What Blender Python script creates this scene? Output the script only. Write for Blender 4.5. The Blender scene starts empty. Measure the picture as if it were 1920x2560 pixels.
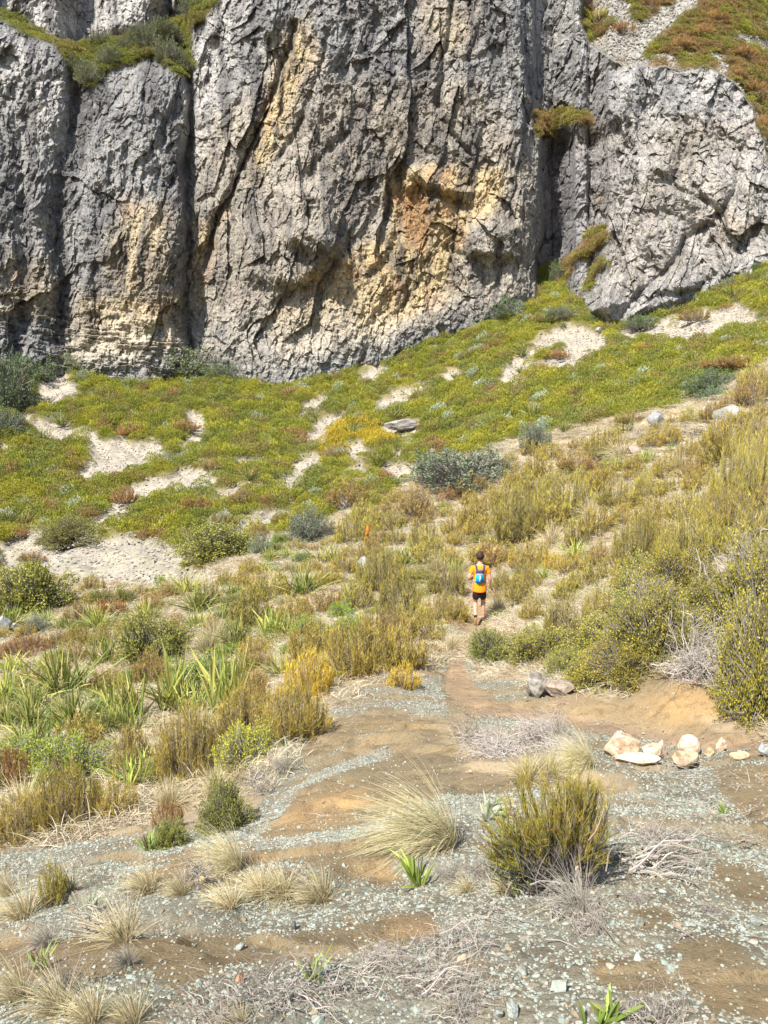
import bpy, math, random
import numpy as np
from mathutils import Vector, Matrix

# ------------------------------------------------------------------ camera, sky, sun, exposure
SC = bpy.context.scene
F = 1862.0                      # focal length in photo pixels (1920 x 2560)
PITCH = math.radians(10.0)
CP, SP = math.cos(PITCH), math.sin(PITCH)
cam_d = bpy.data.cameras.new('camera')
cam_d.sensor_fit = 'VERTICAL'
cam_d.sensor_height = 24.0
cam_d.lens = 24.0 * F / 2560.0
cam_d.clip_start = 0.05
cam_d.clip_end = 2000.0
cam = bpy.data.objects.new('camera', cam_d)
SC.collection.objects.link(cam)
cam.location = (0, 0, 0)
cam.rotation_euler = (math.radians(90) - PITCH, 0, 0)
SC.camera = cam

SUN_EL = math.radians(53)
SUN_AZ = math.radians(-144)     # compass angle from +Y (view direction), clockwise positive: behind left
sv = Vector((math.sin(SUN_AZ) * math.cos(SUN_EL), math.cos(SUN_AZ) * math.cos(SUN_EL), math.sin(SUN_EL)))
sun_d = bpy.data.lights.new('sun', 'SUN')
sun_d.energy = 5.0
sun_d.angle = math.radians(0.5)
sun_d.color = (1.0, 0.955, 0.88)
sun = bpy.data.objects.new('sun', sun_d)
SC.collection.objects.link(sun)
sun.rotation_euler = sv.to_track_quat('Z', 'Y').to_euler()
W = bpy.data.worlds.new('World')
SC.world = W
W.use_nodes = True
nt = W.node_tree
sky = nt.nodes.new('ShaderNodeTexSky')
sky.sky_type = 'NISHITA'
sky.sun_disc = False
sky.sun_elevation = SUN_EL
sky.sun_rotation = SUN_AZ
nt.links.new(sky.outputs['Color'], nt.nodes['Background'].inputs['Color'])
nt.nodes['Background'].inputs['Strength'].default_value = 0.11
SC.view_settings.view_transform = 'Standard'
SC.view_settings.look = 'None'
SC.view_settings.exposure = 0.92
SC.view_settings.gamma = 1.0
SC.cycles.max_bounces = 4
SC.cycles.diffuse_bounces = 3
SC.cycles.transmission_bounces = 3
SC.cycles.transparent_max_bounces = 4
SC.cycles.glossy_bounces = 1
SC.cycles.caustics_reflective = False
SC.cycles.caustics_refractive = False

rng = np.random.default_rng(7)

# ------------------------------------------------------------------ noise
_perm = np.random.default_rng(1).permutation(256).astype(np.int32)
_perm = np.concatenate([_perm, _perm, _perm])
_g = np.random.default_rng(2).normal(size=(256, 3)); _g /= np.linalg.norm(_g, axis=1)[:, None]
_g = _g.astype(np.float32)
def perlin(x, y, z=0.0):
    x, y, z = np.broadcast_arrays(np.asarray(x, np.float32), np.asarray(y, np.float32), np.asarray(z, np.float32))
    xi, yi, zi = np.floor(x).astype(np.int32), np.floor(y).astype(np.int32), np.floor(z).astype(np.int32)
    xf, yf, zf = x - xi, y - yi, z - zi
    u, v, w = (f * f * f * (f * (f * 6 - 15) + 10) for f in (xf, yf, zf))
    xi &= 255; yi &= 255; zi &= 255
    def gr(a, b, c):
        h = _perm[_perm[_perm[(xi + a) & 255] + ((yi + b) & 255)] + ((zi + c) & 255)]
        g = _g[h]
        return g[..., 0] * (xf - a) + g[..., 1] * (yf - b) + g[..., 2] * (zf - c)
    def L(a, b, t): return a + t * (b - a)
    return L(L(L(gr(0,0,0), gr(1,0,0), u), L(gr(0,1,0), gr(1,1,0), u), v),
             L(L(gr(0,0,1), gr(1,0,1), u), L(gr(0,1,1), gr(1,1,1), u), v), w) * 1.6
def fbm(x, y, z=0.0, o=4, g=0.5):
    s = 0; a = 1.0; n = 0
    for i in range(o):
        s = s + a * perlin(x * 2**i + 17.3 * i, y * 2**i + 5.1 * i, z * 2**i + 9.7 * i); n += a; a *= g
    return s / n
def billow(x, y, z=0.0, o=3, g=0.5):       # rounded lumps with creases between; 0 at the creases
    s = 0; a = 1.0; n = 0
    for i in range(o):
        s = s + a * np.abs(perlin(x * 2**i + 31.7 * i, y * 2**i + 2.9 * i, z * 2**i + 7.7 * i)); n += a; a *= g
    return s / n
def worley(x, y, z):                        # F1, F2 distances and a random number per cell
    x, y, z = (np.asarray(t, np.float32) for t in (x, y, z))
    xi, yi, zi = np.floor(x).astype(np.int32), np.floor(y).astype(np.int32), np.floor(z).astype(np.int32)
    f1 = np.full(x.shape, 9.0, np.float32); f2 = f1.copy(); cid = np.zeros(x.shape, np.float32); til = np.zeros(x.shape, np.float32)
    for a in (-1, 0, 1):
        for b in (-1, 0, 1):
            for c in (-1, 0, 1):
                h = _perm[_perm[_perm[(xi + a) & 255] + ((yi + b) & 255)] + ((zi + c) & 255)]
                g = _g[h]
                dx = xi + a + .5 + .45 * g[..., 0] - x; dy = yi + b + .5 + .45 * g[..., 1] - y
                d = np.sqrt(dx**2 + dy**2 + (zi + c + .5 + .45 * g[..., 2] - z)**2)
                m = d < f1
                f2 = np.where(m, f1, np.minimum(f2, d)); cid = np.where(m, h / 255.0, cid); g2 = _g[(h * 7 + 13) & 255]; til = np.where(m, g2[..., 0] * dx + g2[..., 1] * dy, til); f1 = np.where(m, d, f1)
    return f1, f2, cid, til
def sm(a, b, x):
    t = np.clip((x - a) / (b - a), 0, 1); return t * t * (3 - 2 * t)
def mix(a, b, t): return a + (b - a) * t

# signed distance to a polygon in photo pixels (negative inside)
def sdf_poly(u, v, poly):
    P = np.array(poly, np.float32); n = len(P)
    d = np.full(u.shape, 1e9, np.float32); ins = np.zeros(u.shape, bool)
    for i in range(n):
        ax, ay = P[i]; bx, by = P[(i + 1) % n]
        ex, ey = bx - ax, by - ay
        t = np.clip(((u - ax) * ex + (v - ay) * ey) / (ex * ex + ey * ey + 1e-9), 0, 1)
        d = np.minimum(d, (u - ax - t * ex)**2 + (v - ay - t * ey)**2)
        if by != ay:
            ins ^= ((ay > v) != (by > v)) & (u < (bx - ax) * (v - ay) / (by - ay) + ax)
    d = np.sqrt(d)
    return np.where(ins, -d, d)
def mask_poly(u, v, poly, soft=12, grow=0):
    P = np.array(poly, np.float32); m = soft * 2 + 4 + grow
    out = np.zeros(u.shape, np.float32)
    box = (u > P[:, 0].min() - m) & (u < P[:, 0].max() + m) & (v > P[:, 1].min() - m) & (v < P[:, 1].max() + m)
    if box.any():
        out[box] = sm(soft, -soft, sdf_poly(u[box], v[box], poly) - grow)
    return out
def dist_line(u, v, pts):                   # distance to a polyline and the side sign
    d = np.full(u.shape, 1e9, np.float32)
    for i in range(len(pts) - 1):
        ax, ay = pts[i]; bx, by = pts[i + 1]
        ex, ey = bx - ax, by - ay
        t = np.clip(((u - ax) * ex + (v - ay) * ey) / (ex * ex + ey * ey), 0, 1)
        d = np.minimum(d, (u - ax - t * ex)**2 + (v - ay - t * ey)**2)
    return np.sqrt(d)

# ------------------------------------------------------------------ photo pixel <-> world
def ray(u, v):
    a = (np.asarray(u, float) - 960) / F; b = (1280 - np.asarray(v, float)) / F
    return a, CP + b * SP, -SP + b * CP
def project(x, y, z):
    d = np.maximum(y * CP - z * SP, 0.05)
    return 960 + F * x / d, 1280 - F * (y * SP + z * CP) / d

# ------------------------------------------------------------------ the lie of the land
_ctl = [  # photo pixel, distance ahead (m)
 (960,2560,1.7),(0,2560,1.75),(1920,2560,1.7),(960,2200,3.3),(200,2200,4.3),(1700,2200,3.2),
 (960,1900,6.4),(1400,1900,6.2),(1900,1900,6.0),(960,2050,4.6),(640,2060,5.0),(100,2090,6.3),(1400,2060,4.3),(1880,2060,4.2),
 (1150,1700,10.5),(1000,1650,11.6),(1200,1565,17),(1150,1490,21),(960,1400,27),(960,1250,40),(960,1100,52),(960,950,65),(960,860,72),
 (500,1800,11.0),(300,1950,8.2),(700,1800,8.6),(0,1700,15.5),(100,1850,10.5),(0,1550,23),(0,1430,33),(0,1250,45),(0,1100,56),(0,925,70),
 (500,1650,15.5),(600,1500,21.5),(500,1250,42),(500,1400,31),(450,935,72),(300,1100,56),
 (1500,1850,7.4),(1900,1860,6.9),(1900,1830,7.3),(1890,1755,7.7),(1700,1810,7.8),(1700,1695,8.25),(1600,1812,8.1),(1600,1722,8.6),(1700,1610,9.7),(1450,1800,8.3),(1450,1730,9.0),
 (1900,1600,9.8),(1900,1400,13.5),(1900,1200,20),(1900,1000,32),(1900,850,48),(1900,650,66),
 (1500,1400,21),(1500,1600,12.2),(1500,1200,33),(1500,1000,46),(1520,790,64),(1340,745,71),(1250,900,60),(1250,1100,45),(1250,1300,31),
 (700,930,72),(1750,720,65),(1300,1600,13.0),(1700,1500,13)]
def _tps_fit():
    u, v, Y = (np.array(t, float) for t in zip(*_ctl))
    a, b, c = ray(u, v); s = Y / b
    x, y, z = a * s, Y, c * s
    r = np.hypot(x, y)
    P = np.stack([np.arctan2(x, y) * 2.2, np.log(r)], 1); t = z / r
    n = len(P)
    d = np.linalg.norm(P[:, None] - P[None], axis=2)
    K = np.where(d > 0, d * d * np.log(d + 1e-9), 0) + np.eye(n) * 0.004
    A = np.zeros((n + 3, n + 3)); A[:n, :n] = K; A[:n, n] = 1; A[:n, n+1:] = P; A[n, :n] = 1; A[n+1:, :n] = P.T
    w = np.linalg.solve(A, np.concatenate([t, [0, 0, 0]]))
    return P, w
_P, _w = _tps_fit()
def _tps(phi, lr):
    o = _w[len(_P)] + _w[len(_P)+1] * phi * 2.2 + _w[len(_P)+2] * lr
    for (p, q), w in zip(_P, _w):
        d2 = (phi * 2.2 - p)**2 + (lr - q)**2
        o = o + w * 0.5 * d2 * np.log(d2 + 1e-12)
    return o
def land(x, y, fine=True):
    x = np.asarray(x, float); y = np.asarray(y, float)
    phi = np.arctan2(x, y); r = np.hypot(x, y)
    pc = np.clip(phi, -0.62, 0.62)
    rc = np.clip(r, 1.9, 80)
    z = _tps(pc, np.log(rc)) * rc
    z = np.where(r < 1.9, z + (1.9 - r) * 0.10, z)
    back = sm(0.9, 2.2, np.abs(phi))
    z = mix(z, -1.6 + 0 * z, back)
    far = sm(16, 34, r)
    # hummocks
    z = z + (0.10 * sm(5, 9, r) + 0.25 * far) * fbm(x / 3.1, y / 3.1, 3.3, 3)
    if fine:
        z = z + 0.85 * far * (billow(x / 3.3, y / 3.3, 1.1, 3, .4) - .25)
        nr = sm(1.9, 2.6, r) * sm(11, 7, r)
        z = z + nr * (.085 * sm(-.035, .035, fbm(x / 3.4 + 3, y / 1.5, 4.4, 3)) + .05 * sm(-.03, .03, fbm(x / 1.5, y / .8 + 8, 14.4, 3)))
        z = z + 0.05 * fbm(x / .9, y / .9, 7.7, 3) * sm(1.5, 5, r) + 0.018 * fbm(x * 3.3, y * 3.3, 2.2, 3)
    return z
def at(u, v):
    """ground point seen at photo pixel (u, v)"""
    a, b, c = (float(t) for t in ray(u, v))
    ys = np.exp(np.linspace(math.log(1.2), math.log(82), 1500))
    s = ys / b
    h = c * s - land(a * s, ys)
    i = int(np.argmax(h < 0)) if (h < 0).any() else len(ys) - 1
    if i > 0:
        t = h[i-1] / (h[i-1] - h[i]) if h[i-1] != h[i] else 0
        y = ys[i-1] + t * (ys[i] - ys[i-1])
    else: y = ys[0]
    x = a * y / b
    return np.array([x, y, float(land(x, y))])

# ------------------------------------------------------------------ mesh and object helpers
def new_mesh(name, V, faces, col=None, mat=None, smooth=False, mats=None, mi=None):
    """V (n,3); faces: list of int arrays (m,3) and/or (m,4)"""
    me = bpy.data.meshes.new(name)
    V = np.asarray(V, np.float32)
    fs = [np.asarray(f, np.int32) for f in (faces if isinstance(faces, (list, tuple)) else [faces]) if len(f)]
    me.vertices.add(len(V)); me.vertices.foreach_set('co', V.ravel())
    nl = sum(f.size for f in fs); nf = sum(len(f) for f in fs)
    me.loops.add(nl); me.loops.foreach_set('vertex_index', np.concatenate([f.ravel() for f in fs]))
    me.polygons.add(nf)
    tot = np.concatenate([np.full(len(f), f.shape[1], np.int32) for f in fs])
    me.polygons.foreach_set('loop_start', np.concatenate([[0], np.cumsum(tot)[:-1]]).astype(np.int32))
    me.polygons.foreach_set('loop_total', tot)
    me.polygons.foreach_set('use_smooth', np.full(nf, bool(smooth)))
    if mi is not None: me.polygons.foreach_set('material_index', np.asarray(mi, np.int32))
    me.update(calc_edges=True)
    if col is not None:
        ca = me.color_attributes.new('Col', 'FLOAT_COLOR', 'POINT')
        c = np.ones((len(V), 4), np.float32); c[:, :3] = col
        ca.data.foreach_set('color', c.ravel())
    for m in (mats or ([mat] if mat else [])): me.materials.append(m)
    return me
def link(name, data, parent=None, loc=None, rz=None, sc=None):
    o = bpy.data.objects.new(name, data); SC.collection.objects.link(o)
    if parent: o.parent = parent
    if loc is not None: o.location = tuple(float(t) for t in loc)
    if rz is not None: o.rotation_euler = (0, 0, float(rz))
    if sc is not None: o.scale = tuple(float(t) for t in sc) if hasattr(sc, '__len__') else (float(sc),) * 3
    return o
def tag(o, label=None, cat=None, group=None, kind=None):
    if label: o['label'] = label
    if cat: o['category'] = cat
    if group: o['group'] = group
    if kind: o['kind'] = kind
    return o

def node_mat(name):
    m = bpy.data.materials.new(name); m.use_nodes = True
    t = m.node_tree; b = t.nodes['Principled BSDF']
    b.inputs['Specular IOR Level'].default_value = 0.25
    return m, t, b
def N(t, typ, **kw):
    n = t.nodes.new(typ)
    for k, v in kw.items():
        if k.startswith('i_'): n.inputs[k[2:].replace('_', ' ')].default_value = v
        elif k[0] == 'I' and k[1:].isdigit(): n.inputs[int(k[1:])].default_value = v
        else: setattr(n, k, v)
    return n
def mixc(t, a, b, f, mode='MIX'):
    n = t.nodes.new('ShaderNodeMix'); n.data_type = 'RGBA'; n.blend_type = mode
    for s, val in ((0, f), (6, a), (7, b)):
        if isinstance(val, (int, float)): n.inputs[s].default_value = val if s == 0 else (val, val, val, 1)
        elif isinstance(val, tuple): n.inputs[s].default_value = (*val, 1)
        else: t.links.new(val, n.inputs[s])
    return n.outputs[2]
def ramp(t, x, lo, hi, a=0.0, b=1.0):
    n = N(t, 'ShaderNodeMapRange', interpolation_type='SMOOTHSTEP'); n.inputs[1].default_value = lo; n.inputs[2].default_value = hi
    n.inputs[3].default_value = a; n.inputs[4].default_value = b
    t.links.new(x, n.inputs[0]); return n.outputs[0]
def noise(t, scale, detail=3, rough=.55, vec=None):
    n = N(t, 'ShaderNodeTexNoise'); n.inputs['Scale'].default_value = scale; n.inputs['Detail'].default_value = detail; n.inputs['Roughness'].default_value = rough
    if vec is None:
        vec = geo_pos(t)
    t.links.new(vec, n.inputs['Vector']); return n.outputs[0]
def geo_pos(t):
    for n in t.nodes:
        if n.bl_idname == 'ShaderNodeNewGeometry': return n.outputs['Position']
    return t.nodes.new('ShaderNodeNewGeometry').outputs['Position']
def attr(t, name='Col'):
    n = N(t, 'ShaderNodeAttribute', attribute_name=name); return n.outputs['Color']
def bump(t, b, h, strength, dist):
    n = N(t, 'ShaderNodeBump'); n.inputs['Strength'].default_value = strength; n.inputs['Distance'].default_value = dist
    t.links.new(h, n.inputs['Height']); t.links.new(n.outputs[0], b.inputs['Normal'])
# ------------------------------------------------------------------ ground zones, as laid out on the hillside
CLIFF_FOOT = [(-400,935),(0,930),(60,925),(110,905),(160,893),(300,897),(420,905),(500,925),(560,938),(640,938),(720,915),(800,885),(860,868),(960,858),(1040,825),(1120,795),(1200,765),(1290,745),(1350,738),(1400,712),(1450,722),(1480,775),(1530,785),(1600,785),(1680,745),(1760,715),(1800,690),(1860,668),(1920,652),(2400,560)]
def foot_v(u): return np.interp(u, [p[0] for p in CLIFF_FOOT], [p[1] for p in CLIFF_FOOT])
MIDLINE = [(-400,1440),(0,1440),(220,1440),(500,1425),(700,1330),(900,1270),(1100,1160),(1300,1090),(1500,1050),(1700,1010),(1920,900),(2400,760)]
def mid_v(u): return np.interp(u, [p[0] for p in MIDLINE], [p[1] for p in MIDLINE])
BARE_EDGE = [(-400,2150),(0,2120),(140,2110),(250,2100),(400,2075),(540,2070),(620,2060),(690,1940),(740,1880),(800,1800),(900,1715),(1040,1705),(1100,1660),(1120,1600),(1135,1560),(1260,1560),(1190,1600),(1180,1660),(1200,1700),(1330,1700),(1420,1720),(1530,1755),(1600,1705),(1680,1665),(1790,1700),(1860,1800),(1920,1850),(2400,1900)]
BARE = [(-500,2150)] + BARE_EDGE[1:-1] + [(2500,1900),(2500,2900),(-500,2900)]
PATH = [(1125,1760),(1105,1715),(1118,1655),(1130,1600),(1165,1560),(1170,1525),(1160,1490),(1168,1450),(1178,1400),(1200,1400),(1196,1450),(1205,1490),(1235,1530),(1235,1560),(1205,1590),(1165,1630),(1160,1670),(1185,1710),(1230,1745),(1180,1770)]
PATH2 = [(1170,1735),(1330,1768),(1500,1795),(1700,1832),(1960,1852),(1960,1888),(1700,1866),(1480,1828),(1300,1798),(1165,1780)]
STRANDS = [[(200,1190),(240,1150),(222,1090),(262,1112),(330,1120),(395,1108)],[(235,1315),(300,1258),(400,1200),(520,1190),(570,1160),(640,1150)],[(60,1035),(100,985),(150,930),(155,985)],[(470,1035),(505,1050),(498,1110),(440,1135),(395,1135)],
 [(560,1240),(640,1200),(720,1213),(760,1150),(850,1130),(900,1110)],[(560,1345),(640,1310),(700,1280),(800,1255)],[(745,1105),(800,1055),(850,1040)],[(940,1020),(1060,968)],[(90,1095),(95,1060),(160,1055),(190,1090)],[(180,1380),(235,1312)],[(0,1370),(110,1330),(240,1345),(440,1372)],[(960,1180),(1050,1170),(1140,1150)],[(1560,832),(1700,800),(1860,768)],[(860,1190),(960,1150),(1020,1120)]]
SCREE = [
 [(0,1400),(60,1385),(140,1375),(200,1395),(300,1400),(420,1425),(520,1432),(560,1437),(520,1447),(440,1440),(380,1460),(290,1450),(220,1452),(150,1430),(80,1425),(0,1432)],
 [(0,1370),(50,1345),(110,1330),(200,1350),(330,1345),(440,1370),(480,1395),(420,1420),(300,1400),(120,1375),(40,1395),(0,1400)],
 [(235,1310),(262,1275),(300,1258),(330,1215),(400,1195),(450,1180),(500,1185),(540,1205),(470,1212),(400,1225),(350,1240),(325,1270),(290,1290),(250,1320)],
 [(215,1090),(230,1075),(262,1110),(300,1095),(330,1120),(380,1110),(398,1115),(390,1140),(355,1160),(300,1180),(250,1188),(200,1195),(190,1180),(230,1150),(215,1120)],
 [(80,1090),(100,1050),(160,1060),(185,1080),(150,1100),(130,1080),(95,1095)],
 [(60,1030),(95,985),(120,945),(150,925),(195,975),(195,990),(120,1000),(95,1015)],
 [(460,1035),(500,1040),(510,1070),(490,1110),(460,1115),(480,1080),(470,1060)],
 [(755,1030),(770,1005),(810,995),(800,1015),(770,1035)],[(760,1100),(800,1060),(850,1040),(830,1060),(800,1100),(770,1110)],
 [(680,1210),(700,1195),(760,1175),(760,1205),(720,1215)],[(745,1145),(790,1140),(790,1155),(745,1160)],
 [(940,1015),(980,990),(1050,965),(1060,975),(1010,995),(960,1020)],[(900,945),(930,925),(960,920),(930,945)],
 [(1255,925),(1290,905),(1330,870),(1380,830),(1420,813),(1450,825),(1505,835),(1510,860),(1480,880),(1460,895),(1400,925),(1340,920),(1375,895),(1415,880),(1425,860),(1400,840),(1370,855),(1345,880),(1320,915),(1290,935),(1310,960),(1280,965),(1255,950)],
 [(1560,830),(1600,820),(1640,825),(1720,805),(1800,785),(1830,765),(1850,765),(1865,785),(1920,795),(1920,803),(1850,808),(1780,835),(1700,845),(1640,840),(1600,835)],
 [(1110,935),(1140,925),(1145,950),(1120,945)],[(0,1115),(25,1120),(0,1140)],
 [(960,1070),(1000,1055),(1050,1065),(1000,1085)],[(870,1120),(900,1110),(920,1130),(880,1140)],
 [(550,1330),(620,1300),(690,1275),(720,1280),(650,1320),(590,1345)],
 [(830,1250),(900,1240),(860,1265)],[(970,1160),(1050,1170),(1000,1200),(965,1185)],
 [(500,1250),(530,1240),(560,1230),(600,1215),(600,1230),(540,1255)],
 [(1670,1105),(1720,1090),(1790,1065),(1880,1010),(1880,1025),(1800,1085),(1700,1120)],
 [(420,1190),(470,1170),(500,1180),(450,1200)],[(650,1345),(700,1330),(720,1345),(680,1360)]]
# bare soil, light sandy soil, dark olive soil on the foreground slope
SOIL = [
 [(640,2085),(690,2000),(750,1940),(860,1870),(980,1810),(1060,1790),(1170,1850),(1230,1900),(1210,1960),(1110,1985),(1000,2040),(900,2085),(760,2105),(650,2108)],
 [(640,2115),(800,2110),(960,2085),(1080,2030),(1100,2060),(960,2178),(880,2210),(810,2167),(723,2138),(579,2184),(560,2150)],
 [(249,2140),(330,2125),(405,2150),(330,2165)],[(300,2215),(405,2161),(503,2110),(530,2170),(405,2205)],
 [(0,2350),(173,2346),(376,2346),(636,2346),(800,2330),(960,2290),(1090,2280),(1100,2340),(960,2369),(752,2400),(579,2415),(434,2470),(347,2421),(145,2456),(0,2456)],
 [(885,2165),(960,2155),(1010,2200),(930,2225)],
 [(1110,1750),(1330,1750),(1480,1730),(1597,1704),(1672,1664),(1799,1700),(1886,1820),(1960,1850),(1960,1870),(1741,1855),(1597,1836),(1481,1800),(1300,1790),(1180,1790),(1130,1800)],
 [(1770,1912),(1960,1905),(1960,2120),(1828,2015)],[(1150,1940),(1280,1930),(1300,1965),(1200,1995),(1130,1990)],
 [(1570,2265),(1680,2265),(1700,2310),(1600,2330)],[(1680,2350),(1820,2345),(1960,2460),(1960,2560),(1780,2530),(1690,2440)],
 [(1480,2390),(1640,2400),(1700,2470),(1580,2490),(1480,2450)],[(1100,2380),(1200,2390),(1250,2420),(1130,2420)],
 [(700,1840),(800,1800),(960,1770),(1050,1790),(900,1850),(760,1900)],[(1300,2100),(1360,2080),(1360,2120),(1300,2130)],
 [(1780,2150),(1900,2180),(1960,2260),(1860,2260),(1780,2200)]]
SANDY = [[(1134,1860),(1250,1840),(1330,1880),(1480,1890),(1500,1950),(1560,1960),(1600,1990),(1480,2000),(1300,1950),(1160,1930)],
 [(1720,1790),(1850,1800),(1900,1840),(1800,1835)],[(1080,1800),(1150,1780),(1200,1800),(1130,1830)]]
ORANGE = [[(960,2310),(1040,2300),(1099,2310),(1080,2345),(960,2352)],[(720,2030),(860,1960),(960,1990),(860,2050),(700,2075)],[(1600,1760),(1720,1700),(1850,1800),(1750,1810),(1650,1800)],[(330,2180),(400,2165),(470,2140),(470,2180),(350,2205)],[(890,2170),(990,2180),(960,2205)]]
GRAVEL_LINE = [[(650,2112),(760,2106),(870,2092),(960,2068),(1060,2010)],[(640,2090),(670,2040),(740,1975),(830,1925),(960,1880)]]

def zones(x, y, z):
    u, v = project(x, y, z)
    u = u.astype(np.float32); v = v.astype(np.float32)
    r = np.hypot(x, y)
    wu = fbm(x / 1.2, y / 1.2, 5, 4) ; wv = fbm(x / 1.2, y / 1.2, 15, 4)
    wf = np.clip(F / r, 0, 110)
    wu2 = fbm(x / .7 + 9, y / .7, 25, 3); wv2 = fbm(x / .7, y / .7 + 9, 35, 3); fr_ = sm(14, 25, r)
    U = u + wu * np.minimum(wf * .6, 24) + wu2 * 10 * fr_; V = v + wv * np.minimum(wf * .35, 14) + wv2 * 6 * fr_
    bare = mask_poly(U, V, BARE, 8)
    path = mask_poly(u + wu * 16 + wu2 * 6, v + wv * 8, PATH, 9)
    sd = np.full(u.shape, 99., np.float32)
    for p in SCREE:
        P = np.array(p, np.float32)
        bx = (U > P[:, 0].min() - 40) & (U < P[:, 0].max() + 40) & (V > P[:, 1].min() - 40) & (V < P[:, 1].max() + 40)
        if bx.any(): sd[bx] = np.minimum(sd[bx], sdf_poly(U[bx], V[bx], p) - 7 + 14 * wu2[bx])
    for p in STRANDS: sd = np.minimum(sd, dist_line(U + wu2 * 16, V + wv2 * 10, p) - 12 + 12 * wu2 + 60 * sm(-.15, -.4, wv2 + wu))
    scree = sm(8, -8, sd)
    path = np.maximum(path, mask_poly(u + wu * 14, v + wv * 6, PATH2, 9))
    soil = np.zeros_like(u)
    for p in SOIL: soil = np.maximum(soil, mask_poly(U, V, p, 18, 0))
    sandy = np.zeros_like(u)
    for p in SANDY: sandy = np.maximum(sandy, mask_poly(U, V, p, 22))
    orange = np.zeros_like(u)
    for p in ORANGE: orange = np.maximum(orange, mask_poly(U, V, p, 25))
    line = np.zeros_like(u)
    for p in GRAVEL_LINE: line = np.maximum(line, sm(20, 2, dist_line(U + wu2 * 14, V + wv2 * 9, p) + 12 * wv2) * sm(-.5, 0, wu2 + .3))
    green = sm(8, -8, V - mid_v(U)) * sm(-.5, .5, 1.0 * (r > 14))
    return dict(u=u, v=v, r=r, edge=(sd < 14).astype(np.float32), bare=bare, path=path, scree=scree, soil=soil, sandy=sandy, orange=orange, line=line, green=green)
def gravelness(Z, x, y):
    g = np.clip(Z['bare'] - Z['path'], 0, 1)
    n = fbm(x / 1.6 + .3 * y, y / .55, 21, 4)
    g = g * (1 - .96 * np.clip(Z['soil'] * 1.15 + Z['sandy'] * .9, 0, 1) * sm(.95, .5, n))
    g = np.maximum(g * (.12 + .88 * sm(-.32, .08, n)), Z['line'])
    return g

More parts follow.
